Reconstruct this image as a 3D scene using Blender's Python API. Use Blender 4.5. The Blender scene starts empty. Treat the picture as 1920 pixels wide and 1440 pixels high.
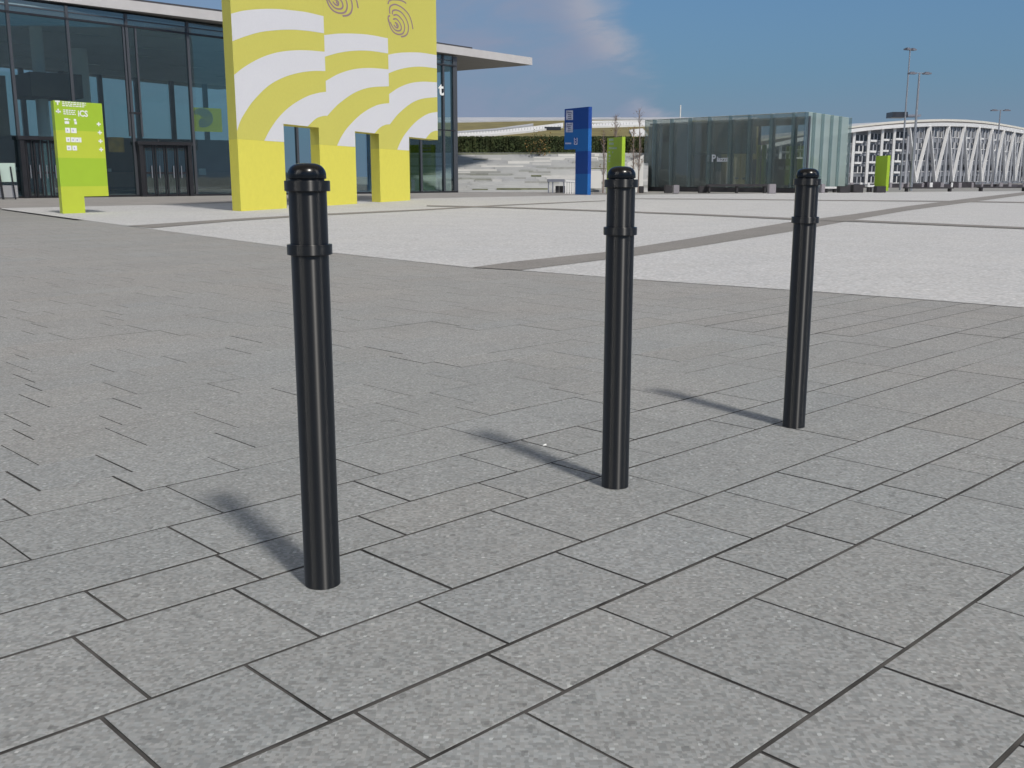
import bpy, bmesh, math, random
from mathutils import Vector, Matrix
random.seed(7)
sc = bpy.context.scene
col = sc.collection
# ------------------------------------------------------------------ camera model
F = 1928.; HY = 330.; H = 1.0
TH = math.atan((720 - HY) / F)
sn, cs = math.sin(TH), math.cos(TH)
def ray(x, y):
    u = (x - 960) / F; v = (720 - y) / F
    return (u, cs + v * sn, -sn + v * cs)
def G(x, y, z=0.0):                      # picture point -> point on the level z
    r = ray(x, y); t = (z - H) / r[2]
    return (r[0] * t, r[1] * t, z)
def at(x, y, D):                         # picture point -> point at distance D ahead
    r = ray(x, y); t = D / r[1]
    return (r[0] * t, D, H + r[2] * t)
def W(xh, D, z=0.0):                     # column measured at eye level, distance D
    return ((xh - 960) / F * cs * D, D, z)
def zat(y, D):
    r = ray(960, y); return H + r[2] * D / r[1]
def px(p):
    X, Y, Z = p[0], p[1], p[2] - H
    zc = Y * cs - Z * sn; yc = Y * sn + Z * cs
    return (960 + F * X / zc, 720 - F * yc / zc)

# ------------------------------------------------------------------ object helpers
ORG = {}
def setp(o, label=None, cat=None, group=None, kind=None):
    if label: o['label'] = label
    if cat: o['category'] = cat
    if group: o['group'] = group
    if kind: o['kind'] = kind
    return o
def thing(name, loc, label, cat, group=None):
    o = bpy.data.objects.new(name, None); col.objects.link(o)
    o.empty_display_size = .3
    o.location = loc; ORG[o.name] = Vector(loc)
    return setp(o, label, cat, group)
class MB:
    def __init__(s): s.v = []; s.f = []; s.m = []; s.c = []; s.sm = []
    def add(s, vs, fs, m=0, c=(1, 1, 1), smooth=False):
        b = len(s.v); s.v += [tuple(p) for p in vs]
        for f in fs:
            s.f.append([b + i for i in f]); s.m.append(m); s.c.append(c); s.sm.append(smooth)
    def prism(s, poly, z0, z1, m=0, c=(1, 1, 1)):   # plan polygon; z may be lists
        n = len(poly)
        a = [ (p[0], p[1], z0[i] if isinstance(z0, (list, tuple)) else z0) for i, p in enumerate(poly)]
        b = [ (p[0], p[1], z1[i] if isinstance(z1, (list, tuple)) else z1) for i, p in enumerate(poly)]
        area = sum(poly[i][0]*poly[(i+1) % n][1]-poly[(i+1) % n][0]*poly[i][1] for i in range(n))
        if area < 0: a.reverse(); b.reverse()
        s.add(a + b, [list(range(n))[::-1], list(range(n, 2*n))] + [[i, (i+1) % n, n+(i+1) % n, n+i] for i in range(n)], m, c)
    def box(s, c0, d, m=0, rz=0, c=(1, 1, 1)):      # centre, full size
        hx, hy, hz = d[0]/2, d[1]/2, d[2]/2
        ca, sa = math.cos(rz), math.sin(rz)
        P = [(-hx,-hy),(hx,-hy),(hx,hy),(-hx,hy)]
        P = [(c0[0]+x*ca-y*sa, c0[1]+x*sa+y*ca) for x, y in P]
        s.prism(P, c0[2]-hz, c0[2]+hz, m, c)
    def beam(s, p, q, w, h=None, m=0, c=(1, 1, 1)):
        p, q = Vector(p), Vector(q); h = h or w
        d = (q-p).normalized()
        up = Vector((0,0,1)) if abs(d.z) < .95 else Vector((0,1,0))
        r = d.cross(up).normalized(); u = r.cross(d).normalized()
        o = [r*(-w/2)+u*(-h/2), r*(w/2)+u*(-h/2), r*(w/2)+u*(h/2), r*(-w/2)+u*(h/2)]
        s.add([p+k for k in o]+[q+k for k in o], [[3,2,1,0],[4,5,6,7],[0,1,5,4],[1,2,6,5],[2,3,7,6],[3,0,4,7]], m, c)
    def tube(s, pts, rad, seg=8, m=0, c=(1, 1, 1)):
        pts = [Vector(p) for p in pts]; n = len(pts)
        rad = rad if isinstance(rad, (list, tuple)) else [rad]*n
        V = []
        for i, p in enumerate(pts):
            d = (pts[min(i+1, n-1)]-pts[max(i-1, 0)]).normalized()
            up = Vector((1,0,0)) if abs(d.x) < .9 else Vector((0,1,0))
            r = d.cross(up).normalized(); u = r.cross(d)
            V += [p+(r*math.cos(2*math.pi*k/seg)+u*math.sin(2*math.pi*k/seg))*rad[i] for k in range(seg)]
        Fc = [[i*seg+k, i*seg+(k+1) % seg, (i+1)*seg+(k+1) % seg, (i+1)*seg+k] for i in range(n-1) for k in range(seg)]
        s.add(V, Fc, m, c, True)
        s.add(V[:seg], [list(range(seg))], m, c); s.add(V[-seg:], [list(range(seg))[::-1]], m, c)
    def lathe(s, prof, ctr, seg=48, m=0):           # prof [(r,z)]
        P2 = [prof[0]]
        for i in range(1, len(prof)-1):
            a, b, c = prof[i-1], prof[i], prof[i+1]
            a1 = math.atan2(b[1]-a[1], b[0]-a[0]); a2 = math.atan2(c[1]-b[1], c[0]-b[0])
            dv = abs((a2-a1+math.pi) % (2*math.pi)-math.pi)
            P2.append(b)
            if dv > .5: P2.append(b)
        P2.append(prof[-1]); prof = P2
        V = []; n = len(prof)
        for r, z in prof:
            V += [(ctr[0]+r*math.cos(2*math.pi*k/seg), ctr[1]+r*math.sin(2*math.pi*k/seg), ctr[2]+z) for k in range(seg)]
        Fc = [[i*seg+k, i*seg+(k+1) % seg, (i+1)*seg+(k+1) % seg, (i+1)*seg+k] for i in range(n-1) for k in range(seg) if prof[i] != prof[i+1]]
        s.add(V, Fc, m, (1,1,1), True)
    def quad(s, a, b, c_, d, m=0, c=(1, 1, 1)): s.add([a, b, c_, d], [[0,1,2,3]], m, c)
    def build(s, name, mats, parent=None, color=False):
        me = bpy.data.meshes.new(name)
        org = ORG.get(parent.name, Vector((0,0,0))) if parent else Vector((0,0,0))
        me.from_pydata([tuple(Vector(p)-org) for p in s.v], [], s.f)
        mats = mats if isinstance(mats, (list, tuple)) else [mats]
        for k in mats: me.materials.append(k)
        me.polygons.foreach_set('material_index', s.m)
        me.polygons.foreach_set('use_smooth', s.sm)
        if color:
            a = me.color_attributes.new('slab', 'FLOAT_COLOR', 'CORNER')
            buf = []
            for f, cc in zip(s.f, s.c): buf += [cc[0], cc[1], cc[2], 1.0]*len(f)
            a.data.foreach_set('color', buf)
        me.update()
        o = bpy.data.objects.new(name, me); col.objects.link(o)
        if parent: o.parent = parent; ORG[o.name] = org
        else: ORG[o.name] = Vector((0,0,0))
        return o
def text_into(mb, s, origin, right, up, size, m=0, depth=.01, bold=0.0):
    cu = bpy.data.curves.new('txt', 'FONT'); cu.body = s; cu.size = size; cu.extrude = depth; cu.offset = bold
    cu.resolution_u = 3
    ob = bpy.data.objects.new('txt', cu); col.objects.link(ob)
    dg = bpy.context.evaluated_depsgraph_get()
    me = bpy.data.meshes.new_from_object(ob.evaluated_get(dg))
    r = Vector(right).normalized(); u = Vector(up).normalized(); n = r.cross(u)
    o = Vector(origin)
    mb.add([o + r*v.co.x + u*v.co.y + n*v.co.z for v in me.vertices], [list(p.vertices) for p in me.polygons], m)
    bpy.data.objects.remove(ob); bpy.data.meshes.remove(me); bpy.data.curves.remove(cu)

# ------------------------------------------------------------------ materials
def lin(c): return tuple(((x/255)/12.92 if x/255 <= .04045 else ((x/255+.055)/1.055)**2.4) for x in c)
def mat(name, color, rough=.6, metal=0., spec=.5, var=.0, vscale=3., bump=0., bscale=40., coat=0.):
    m = bpy.data.materials.new(name); m.use_nodes = True
    nt = m.node_tree; N = nt.nodes; L = nt.links
    b = N['Principled BSDF']; b.inputs['Roughness'].default_value = rough
    b.inputs['Metallic'].default_value = metal; b.inputs['Specular IOR Level'].default_value = spec
    b.inputs['Coat Weight'].default_value = coat
    b.inputs['Base Color'].default_value = (*color, 1)
    tc = N.new('ShaderNodeTexCoord')
    if var > 0:
        n = N.new('ShaderNodeTexNoise'); n.inputs['Scale'].default_value = vscale; n.inputs['Detail'].default_value = 6
        L.new(tc.outputs['Object'], n.inputs['Vector'])
        mr = N.new('ShaderNodeMapRange'); mr.inputs[1].default_value = .3; mr.inputs[2].default_value = .7
        mr.inputs[3].default_value = 1-var; mr.inputs[4].default_value = 1+var
        L.new(n.outputs['Fac'], mr.inputs[0])
        mx = N.new('ShaderNodeVectorMath'); mx.operation = 'SCALE'; mx.inputs[0].default_value = color
        L.new(mr.outputs[0], mx.inputs['Scale']); L.new(mx.outputs[0], b.inputs['Base Color'])
    if bump > 0:
        n2 = N.new('ShaderNodeTexNoise'); n2.inputs['Scale'].default_value = bscale; n2.inputs['Detail'].default_value = 4
        L.new(tc.outputs['Object'], n2.inputs['Vector'])
        bp = N.new('ShaderNodeBump'); bp.inputs['Strength'].default_value = bump; bp.inputs['Distance'].default_value = .02
        L.new(n2.outputs['Fac'], bp.inputs['Height']); L.new(bp.outputs[0], b.inputs['Normal'])
    return m
def glass(name, tint, refl=.12, rough=.02, gtint=(1, 1, 1), haze=0., hcol=(.3, .36, .36)):
    m = bpy.data.materials.new(name); m.use_nodes = True
    nt = m.node_tree; N = nt.nodes; L = nt.links
    N.remove(N['Principled BSDF'])
    t = N.new('ShaderNodeBsdfTransparent'); t.inputs[0].default_value = (*tint, 1)
    g = N.new('ShaderNodeBsdfGlossy'); g.inputs['Roughness'].default_value = rough; g.inputs[0].default_value = (*gtint, 1)
    fr = N.new('ShaderNodeLayerWeight'); fr.inputs[0].default_value = .25
    mr = N.new('ShaderNodeMapRange'); mr.inputs[3].default_value = refl; mr.inputs[4].default_value = min(1, refl+.5)
    L.new(fr.outputs['Fresnel'], mr.inputs[0])
    # slight waviness of the panes
    tc = N.new('ShaderNodeTexCoord'); no = N.new('ShaderNodeTexNoise'); no.inputs['Scale'].default_value = .6
    L.new(tc.outputs['Object'], no.inputs['Vector'])
    bp = N.new('ShaderNodeBump'); bp.inputs['Strength'].default_value = .05; bp.inputs['Distance'].default_value = .05
    L.new(no.outputs['Fac'], bp.inputs['Height']); L.new(bp.outputs[0], g.inputs['Normal'])
    mx = N.new('ShaderNodeMixShader'); L.new(mr.outputs[0], mx.inputs[0]); L.new(t.outputs[0], mx.inputs[1]); L.new(g.outputs[0], mx.inputs[2])
    if haze > 0:
        df = N.new('ShaderNodeBsdfDiffuse'); df.inputs[0].default_value = (*hcol, 1)
        m2 = N.new('ShaderNodeMixShader'); m2.inputs[0].default_value = haze
        L.new(mx.outputs[0], m2.inputs[1]); L.new(df.outputs[0], m2.inputs[2]); mx = m2
    L.new(mx.outputs[0], N['Material Output'].inputs[0])
    return m

def stone(name, base, warm, grain=.12, gs=125., use_attr=True, big=.05, rough=.8, streak=False):
    """granite paving: square-ish aggregate grains, larger soft patches, per-slab tone"""
    m = bpy.data.materials.new(name); m.use_nodes = True
    nt = m.node_tree; N = nt.nodes; L = nt.links
    b = N['Principled BSDF']; b.inputs['Roughness'].default_value = rough; b.inputs['Specular IOR Level'].default_value = .3
    tc = N.new('ShaderNodeTexCoord')
    def vor(scale, rnd):
        v = N.new('ShaderNodeTexVoronoi'); v.distance = 'CHEBYCHEV'; v.inputs['Scale'].default_value = scale
        v.inputs['Randomness'].default_value = rnd; L.new(tc.outputs['Object'], v.inputs['Vector']); return v
    def noise(scale, det=4, vec=None):
        n = N.new('ShaderNodeTexNoise'); n.inputs['Scale'].default_value = scale; n.inputs['Detail'].default_value = det
        L.new(vec or tc.outputs['Object'], n.inputs['Vector']); return n
    def mapr(src, a0, a1, b0, b1):
        r = N.new('ShaderNodeMapRange'); r.inputs[1].default_value = a0; r.inputs[2].default_value = a1
        r.inputs[3].default_value = b0; r.inputs[4].default_value = b1; L.new(src, r.inputs[0]); return r.outputs[0]
    def mul(a, c):
        k = N.new('ShaderNodeMath'); k.operation = 'MULTIPLY'; L.new(a, k.inputs[0])
        if isinstance(c, float): k.inputs[1].default_value = c
        else: L.new(c, k.inputs[1])
        return k.outputs[0]
    v1 = vor(gs, .45); s1 = N.new('ShaderNodeSeparateColor'); L.new(v1.outputs['Color'], s1.inputs[0])
    v2 = vor(gs*.47, .6); s2 = N.new('ShaderNodeSeparateColor'); L.new(v2.outputs['Color'], s2.inputs[0])
    g1 = mapr(s1.outputs[0], 0, 1, 1-grain, 1+grain)
    sp = mapr(s1.outputs[1], .965, 1.0, 1, 1.0+grain*2.2)    # sparse light chips
    dk = mapr(s2.outputs[1], .0, .06, 1.0-grain*1.1, 1)      # sparse dark chips
    g2 = mapr(s2.outputs[0], 0, 1, 1-grain*.18, 1+grain*.18)
    nb = mapr(noise(1.1).outputs['Fac'], .3, .7, 1-big, 1+big)
    nm = mapr(noise(9., 5).outputs['Fac'], .3, .7, 1-big*.7, 1+big*.7)
    val = mul(mul(mul(g1, g2), mul(sp, dk)), mul(nb, nm))
    mx = N.new('ShaderNodeMix'); mx.data_type = 'RGBA'; mx.inputs['A'].default_value = (*base, 1); mx.inputs['B'].default_value = (*warm, 1)
    L.new(mapr(noise(.6, 3).outputs['Fac'], .35, .65, 0, 1), mx.inputs['Factor'])
    c = mx.outputs['Result']
    hue = N.new('ShaderNodeMix'); hue.data_type = 'RGBA'; hue.blend_type = 'MULTIPLY'; hue.inputs['Factor'].default_value = 1
    tin = N.new('ShaderNodeMix'); tin.data_type = 'RGBA'
    tin.inputs['A'].default_value = (.98, 1.005, 1.01, 1); tin.inputs['B'].default_value = (1.02, 1.0, .98, 1)
    L.new(s1.outputs[2], tin.inputs['Factor']); L.new(c, hue.inputs['A']); L.new(tin.outputs['Result'], hue.inputs['B'])
    c = hue.outputs['Result']
    if use_attr:
        at_ = N.new('ShaderNodeVertexColor'); at_.layer_name = 'slab'
        h2 = N.new('ShaderNodeMix'); h2.data_type = 'RGBA'; h2.blend_type = 'MULTIPLY'; h2.inputs['Factor'].default_value = 1
        L.new(c, h2.inputs['A']); L.new(at_.outputs[0], h2.inputs['B']); c = h2.outputs['Result']
    sc_ = N.new('ShaderNodeVectorMath'); sc_.operation = 'SCALE'; L.new(c, sc_.inputs[0]); L.new(val, sc_.inputs['Scale'])
    L.new(sc_.outputs[0], b.inputs['Base Color'])
    bp = N.new('ShaderNodeBump'); bp.inputs['Strength'].default_value = .12; bp.inputs['Distance'].default_value = .002
    L.new(g1, bp.inputs['Height']); L.new(bp.outputs[0], b.inputs['Normal'])
    return m

EXPO = 0.0
M_slab = stone('granite_slab', (.252, .261, .262), (.259, .261, .258), grain=.22, gs=125., big=.03)
M_ground = stone('ground_stone', (.252, .25, .244), (.265, .258, .248), use_attr=False)
M_joint = mat('joint_sand', (.055, .052, .050), .95, var=.65, vscale=7)
M_plaza = stone('pale_granite', (.45, .448, .456), (.465, .46, .462), grain=.17, gs=40, use_attr=False, big=.035)
M_strip = stone('grey_band_stone', (.215, .203, .193), (.235, .22, .208), grain=.15, gs=60, use_attr=False, big=.06)
M_lane = stone('lane_asphalt', (.26, .25, .245), (.29, .275, .268), grain=.12, gs=60, use_attr=False, big=.06)
M_black = mat('black_powder_coat', (.004, .004, .0045), .42, spec=.8)
_b = M_black.node_tree.nodes['Principled BSDF']; _b.inputs['Anisotropic'].default_value = .97
_t = M_black.node_tree.nodes.new('ShaderNodeTangent'); _t.direction_type = 'RADIAL'; _t.axis = 'Z'
M_black.node_tree.links.new(_t.outputs[0], _b.inputs['Tangent']); _b.inputs['Anisotropic Rotation'].default_value = .25
M_blackcap = mat('black_cap_plastic', (.004, .004, .0045), .24, spec=.4)
M_yel = mat('yellow_mesh_banner', (.655, .605, .135), .85, spec=.15, var=.02, vscale=14, bump=.25, bscale=60)
M_yel2 = mat('yellow_painted_leg', (.79, .715, .115), .7, spec=.2, var=.02, vscale=6, bump=.1, bscale=50)
M_white = mat('white_banner_print', (.73, .72, .745), .85, spec=.15, var=.015, vscale=14, bump=.25, bscale=60)
M_purple = mat('purple_print', lin((158, 132, 138)), .85, spec=.1)
M_frame = mat('dark_frame', (.022, .022, .026), .4, spec=.4, var=.2, vscale=2)
M_frame2 = mat('grey_frame', (.06, .065, .075), .4, spec=.5)
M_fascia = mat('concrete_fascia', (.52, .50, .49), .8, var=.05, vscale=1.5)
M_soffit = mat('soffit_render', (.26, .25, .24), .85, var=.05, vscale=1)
M_roofdark = mat('roof_edge_metal', (.05, .05, .055), .5)
M_ceil = mat('ceiling_panel', (.80, .82, .84), .8, var=.08, vscale=.4)
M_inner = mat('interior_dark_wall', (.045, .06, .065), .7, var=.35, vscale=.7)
M_floor = mat('interior_floor', (.22, .205, .20), .35, var=.1)
M_brown = mat('brown_interior_box', (.075, .062, .045), .7, var=.2)
M_column = mat('plaster_column', (.85, .86, .86), .6)
M_glass = glass('facade_glass', (.70, .80, .80), .10, gtint=(.9, .95, .92))
M_glass2 = glass('pavilion_glass', (.76, .81, .80), .08, gtint=(.9, .95, .92), haze=.27, hcol=(.30, .32, .31))
M_glass3 = glass('fin_glass', (.66, .74, .75), .12, haze=.10, hcol=(.34, .40, .41))
M_green = mat('lime_panel', (.36, .53, .03), .5, var=.02)
M_green2 = mat('yellow_green_panel', (.50, .58, .045), .5, var=.02)
M_olive = mat('sign_edge_lacquer', lin((160, 200, 30)), .5)
M_signwhite = mat('white_lettering', (.82, .83, .80), .6)
M_signgrey = mat('grey_info_sheet', (.42, .45, .58), .6, var=.3, vscale=6)
M_blue1 = mat('navy_panel', (.003, .05, .27), .5)
M_blue2 = mat('azure_panel', (.009, .12, .40), .5)
M_grass = mat('sedum_roof', (.17, .145, .055), .95, var=.3, vscale=.5)
M_wstone = mat('terrace_stone', (.46, .46, .45), .85, var=.08, vscale=.8)
M_wstone2 = mat('terrace_stone_pale', (.66, .645, .61), .85, var=.05, vscale=.8)
M_plant = mat('ledge_planting', (.14, .15, .08), .95, var=.3, vscale=2)
M_whiteroof = mat('white_membrane', (.66, .66, .66), .7, var=.08, vscale=.3)
M_greyroof = mat('pale_metal_roof', (.42, .43, .46), .6, var=.08, vscale=.3)
M_stwall = mat('station_wall_grey', (.21, .22, .245), .7, var=.15, vscale=.5)
M_stwhite = mat('white_steel', (.72, .71, .70), .5, var=.05, vscale=.5)
M_window = mat('dark_window', (.035, .037, .045), .2, var=.4, vscale=.7)
M_lamp = mat('galvanised_pole', (.30, .31, .34), .45, metal=.4)
M_lamphead = mat('lamp_head_grey', (.16, .16, .19), .5)
M_bark = mat('pale_bark', (.24, .19, .17), .9, var=.2, vscale=8)
M_hedge = mat('hedge_leaf', (.040, .058, .018), .9, var=.5, vscale=1.2)
M_hedge2 = mat('hedge_leaf_light', (.055, .068, .022), .9, var=.4, vscale=1.2)
M_autumn = mat('autumn_leaf', (.24, .15, .05), .9, var=.4, vscale=2)
M_blockl = mat('grey_block', (.27, .25, .27), .8, var=.06)
M_blockd = mat('dark_block', (.035, .032, .036), .7, var=.2)
M_orange = mat('poster_orange', (.42, .22, .03), .6, var=.5, vscale=2.5)
M_reflyel = mat('reflected_yellow', (.95, .84, .10), .7)
M_reflgrey = mat('reflected_grey_swirl', (.40, .42, .38), .7)
M_core = mat('teal_grey_core', (.17, .22, .235), .7, var=.1, vscale=.7)
M_core2 = mat('warm_grey_core', (.36, .35, .32), .7, var=.12, vscale=.7)

# ------------------------------------------------------------------ ground
def sheet(name, poly, z, m, bottom=None):
    mb = MB(); mb.add([(p[0], p[1], z) for p in poly], [list(range(len(poly)))])
    me = mb.build(name, m); 
    if me.data.polygons[0].normal.z < 0: me.data.flip_normals()
    return setp(me, kind='structure')
sheet('ground', [(-900, -300), (900, -300), (900, 1500), (-900, 1500)], -.03, M_ground)

A = math.radians(45.85)
rd = (math.sin(A), math.cos(A)); cd = (math.cos(A), -math.sin(A))
def pq(X, Y): return X*rd[0]+Y*rd[1], X*cd[0]+Y*cd[1]
def xy(p, q): return p*rd[0]+q*cd[0], p*rd[1]+q*cd[1]
plz_near = [(-500, 383), (-120, 389), (0, 391.5), (225, 422), (450, 452), (620, 474), (760, 489), (885, 502.5), (977, 507.5), (1160, 522), (1330, 534), (1530, 547.5), (1740, 563), (1920, 577.5), (2300, 607), (2900, 650)]
plz_far = [(2900, 357), (1920, 358), (1100, 366), (1000, 368), (820, 371.5), (450, 380.5), (193, 386.5), (8, 390.5)]
plaza_poly = [G(*p)[:2] for p in plz_near[2:] + plz_far]
def inside(pt, poly):
    x, y = pt; r = False; j = len(poly)-1
    for i in range(len(poly)):
        xi, yi = poly[i]; xj, yj = poly[j]
        if (yi > y) != (yj > y) and x < (xj-xi)*(y-yi)/(yj-yi)+xi: r = not r
        j = i
    return r
rows = []
q = -.888
pat = [.386, .228, .312]
known = [-.888, -1.274, -1.501, -1.818, -2.203, -2.440, -2.747, -3.132]
qs = known[:]
up = [.230, .312, .386]; i = 0
while qs[-1] > -24: qs.append(qs[-1]-up[i % 3]); i += 1
qs = [.660, .352, .040, -.346, -.576] + qs
qs = [3.144, 2.832, 2.602, 2.216, 1.904, 1.674, 1.288, .972] + qs
joints_px = [(202,1137),(211,1252),(521,1149),(250,1397),(543,1300),(447,1062),(822,1091),(873,1169),(740,1380),(987,1260),(1192,1166),(1087,1388),(1190,1087),(1400,1288),(1557,1168),(1790,1297),(1875,1142),(1460,1423),(1536,1002),(1400,1061),
(362,935),(363,1012),(31,1028),(32,951),(239,906),(44,902),(213,868),(417,867),(35,851),(233,817),(437,823),(43,814),(207,787),(402,786),(32,787),(62,750),(234,754),(396,753),(226,728),(417,727),(522,731),
(717,985),(735,1055),(715,920),(938,918),(1003,985),(1107,1057),(912,867),(675,875),(880,812),(1025,837),(1076,879),(757,793),(877,768),(837,743),(737,763),(949,752),(1050,731),(1101,803),(1210,847),(1228,787),(1230,904),(1342,989),
(1438,941),(1532,902),(1612,868),(1765,1043),(1649,951),(1707,920),(1793,879),(1846,856),(1730,823),(1758,810),(1558,817),(1652,765),(1365,794),(1379,743),(1552,737),(1857,940),(1725,741),(1878,749),(1865,776),(1891,819),(1902,883)]
jd = {}
for j in joints_px:
    X, Y, _ = G(*j); p, q = pq(X, Y)
    for k in range(len(qs)-1):
        if qs[k] > q > qs[k+1]: jd.setdefault(k, []).append(p)
R = random.Random(11)
slabs = MB()
for k in range(len(qs)-1):
    q1, q0 = qs[k], qs[k+1]
    base = sorted(jd.get(k, []))
    lens = [.40, .52, .62, .74, .33, .56]
    P = []
    if base:
        P = [base[0]]
        for b in base[1:]:
            gap = b-P[-1]
            if gap > 1.15:
                n = max(2, round(gap/.58)); a0 = P[-1]
                for t in range(1, n): P.append(a0+gap*t/n+R.uniform(-.08, .08))
            if b-P[-1] > .1: P.append(b)
        while P[0] > -14: P.insert(0, P[0]-R.choice(lens))
        while P[-1] < 34: P.append(P[-1]+R.choice(lens))
    else:
        P = [-14+R.random()]
        while P[-1] < 34: P.append(P[-1]+R.choice(lens))
    qc = (q0+q1)/2
    for p0, p1 in zip(P, P[1:]):
        c = xy((p0+p1)/2, qc)
        if c[1] < -1.2 : continue
        d = math.hypot(*c)
        if c[1] > 1.0:
            if abs(c[0]) > 1.25*c[1]+2.5: continue
            if px((c[0], c[1], 0))[1] < 386: continue
        elif abs(c[0]) > 4: continue
        if inside(c, plaza_poly) and d > 6:
            cc = [xy(a, b) for a in (p0, p1) for b in (q0, q1)]
            if all(inside(z, plaza_poly) for z in cc): continue
        gr = .0052 if qc > -3.1 else (.0018 if qc > -5 else .0008)   # half joint along rows
        if c[0] > 1.2 and qc > -4.4: gr = .0046
        if c[0] > 2.2 and qc > -6.2: gr = .0036
        gx = .0042 if d < 4 else .0033 if d < 14 else .003
        if R.random() < .25 and qc < -2.7: gx *= .35
        t = R.gauss(0, .018); w = R.gauss(0, .006)
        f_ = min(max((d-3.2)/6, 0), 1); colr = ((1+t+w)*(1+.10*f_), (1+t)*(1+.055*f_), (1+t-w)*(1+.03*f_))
        a0, a1, b0, b1 = p0+gx, p1-gx, q0+gr, q1-gr
        if d < 7:
            e = .0016; dz = R.uniform(-.0012, .0008)
            T = [xy(a0+e, b0+e), xy(a1-e, b0+e), xy(a1-e, b1-e), xy(a0+e, b1-e)]
            O = [xy(a0, b0), xy(a1, b0), xy(a1, b1), xy(a0, b1)]
            V = [(x, y, dz) for x, y in T] + [(x, y, dz-.0013) for x, y in O] + [(x, y, -.008) for x, y in O]
            slabs.add(V, [[3,2,1,0]] + [[i_, (i_+1) % 4, 4+(i_+1) % 4, 4+i_] for i_ in range(4)] + [], 0, colr)
            slabs.add(V[4:], [[i_, (i_+1) % 4, 4+(i_+1) % 4, 4+i_] for i_ in range(4)], 1, colr)
        else:
            V = [(x, y, 0) for x, y in (xy(a0, b0), xy(a1, b0), xy(a1, b1), xy(a0, b1))]
            slabs.add(V, [[3,2,1,0]], 0, colr)
pv = slabs.build('paving', [M_slab, M_joint], color=True)
bm = bmesh.new(); bm.from_mesh(pv.data); bmesh.ops.recalc_face_normals(bm, faces=bm.faces)
for f in bm.faces:
    if f.normal.z < -.5: f.normal_flip()
bm.to_mesh(pv.data); bm.free()
setp(pv, kind='structure')
jb = [xy(-5, 3.14), xy(20, 3.14), xy(34, .9), xy(34, -24), xy(-14, -24), xy(-14, .9)]
sheet('paving_bed', jb, -.0045, M_joint)
sheet('plaza', plaza_poly, .004, M_plaza)
def band(name, pts, z=.008, m=M_strip): return sheet(name, [G(*p)[:2] for p in pts], z, m)
band('paved_band', [(885,502.5),(960,492),(1130,474),(1300,447),(1480,417),(1600,402),(1700,387),(1810,373),(1920,360.3),(2600,337.5),(2600,338.6),(1920,366),(1800,382),(1700,395.5),(1600,413),(1500,432),(1300,464),(1180,482),(977,507.5)])
band('paved_band', [(240,424.2),(440,411),(615,401),(800,392.5),(925,385.2),(1135,376.2),(1135,377.3),(925,387),(800,394.8),(615,404),(440,415),(285,428.5)], .012)
band('paved_band', [(800,385.6),(937,388.2),(1135,395.3),(1300,401.5),(1485,409.5),(1610,413.5),(1920,427),(2500,450.5),(2500,455.5),(1920,430.5),(1610,417),(1485,412.8),(1300,404),(1135,397.6),(937,390.3),(800,387.4)], .016)
band('paved_band', [(1190,372.5),(1330,373),(1540,375.2),(1776,377),(1920,379),(2600,386),(2600,388.5),(1920,381),(1776,379),(1540,376.6),(1330,374.4),(1190,373.6)], .012)
band('lane', [(-600,366),(0,366),(450,363),(860,360),(1205,358.5),(1205,364.2),(1100,365.9),(1000,367.9),(820,371.4),(450,380.4),(193,386.4),(8,390.4),(-300,386)], -.002, M_lane)

# ------------------------------------------------------------------ bollards
def bollard(x, y, label):
    b = G(x, y); t = thing('bollard', b, label, 'bollard', 'black bollards in a row on the paving')
    r = .0441
    m1 = MB(); m1.lathe([(r, -.02), (r, .8195), (.0405, .8205), (.0405, .8425), (r, .8435), (r, .966), (.041, .9675), (.040, .995)], b)
    m1.build('post', M_black, t)
    for z0, z1 in ((.8195, .8435), (.9655, .9895)):
        m2 = MB(); m2.lathe([(.043, z0), (.0515, z0), (.0525, z0+.001), (.0525, z1-.001), (.0515, z1), (.043, z1)], b)
        m2.build('collar', M_black, t)
    m3 = MB(); cap = [(.030, .9935), (.0432, .9935), (.0444, .9945)]
    for k in range(0, 17):
        a = math.pi/2*k/16
        cap.append((.0444*max(math.cos(a), 0)**.62 if k < 16 else .0005, 1.001+.0285*math.sin(a)**1.0))
    m3.lathe(cap, b); m3.build('cap', M_blackcap, t)
    return t
bollard(605, 1093, 'black metal bollard nearest the camera, in front of the yellow gate wall')
bollard(1153, 911, 'middle black bollard, standing in line with the lime green sign behind it')
bollard(1488, 799, 'black bollard farthest from the camera, in front of the glass pavilion corner')

# ------------------------------------------------------------------ yellow gate wall
A0 = Vector(G(452, 396.5)); B0 = Vector(G(820, 372.5)); WL = (B0-A0).length; wd = (B0-A0).normalized()
wn = Vector((wd.y, -wd.x, 0)); wt = Vector((-.53, .848, 0))*.80
def wp(s, z, off=0.0): p = A0+wd*s+wn*off; return Vector((p.x, p.y, z))
def wl(x, y):
    r = ray(x, y); det = r[0]*(-wd[1])+wd[0]*r[1]
    t = (A0.x*(-wd[1])+wd[0]*A0.y)/det
    return ((r[0]*t-A0.x)*wd[0]+(r[1]*t-A0.y)*wd[1], H+t*r[2])
gate = thing('yellow_gate_wall', A0, 'tall yellow gate wall printed with white arcs, standing on three legs before the glass hall', 'gate wall')
def wallbox(mb, s0, s1, z0, z1, m=0):
    P = [wp(s0, 0), wp(s1, 0), wp(s1, 0)+wt, wp(s0, 0)+wt]
    mb.prism([(p.x, p.y) for p in P], z0, z1, m)
legs = [(0, 2.87), (5.42, 8.46), (10.76, 14.08)]
bn = MB()
wallbox(bn, 0, 17.8, 2.58, 10.0)
for a, b in legs: wallbox(bn, a, b, 2.032, 2.5797)
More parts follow.
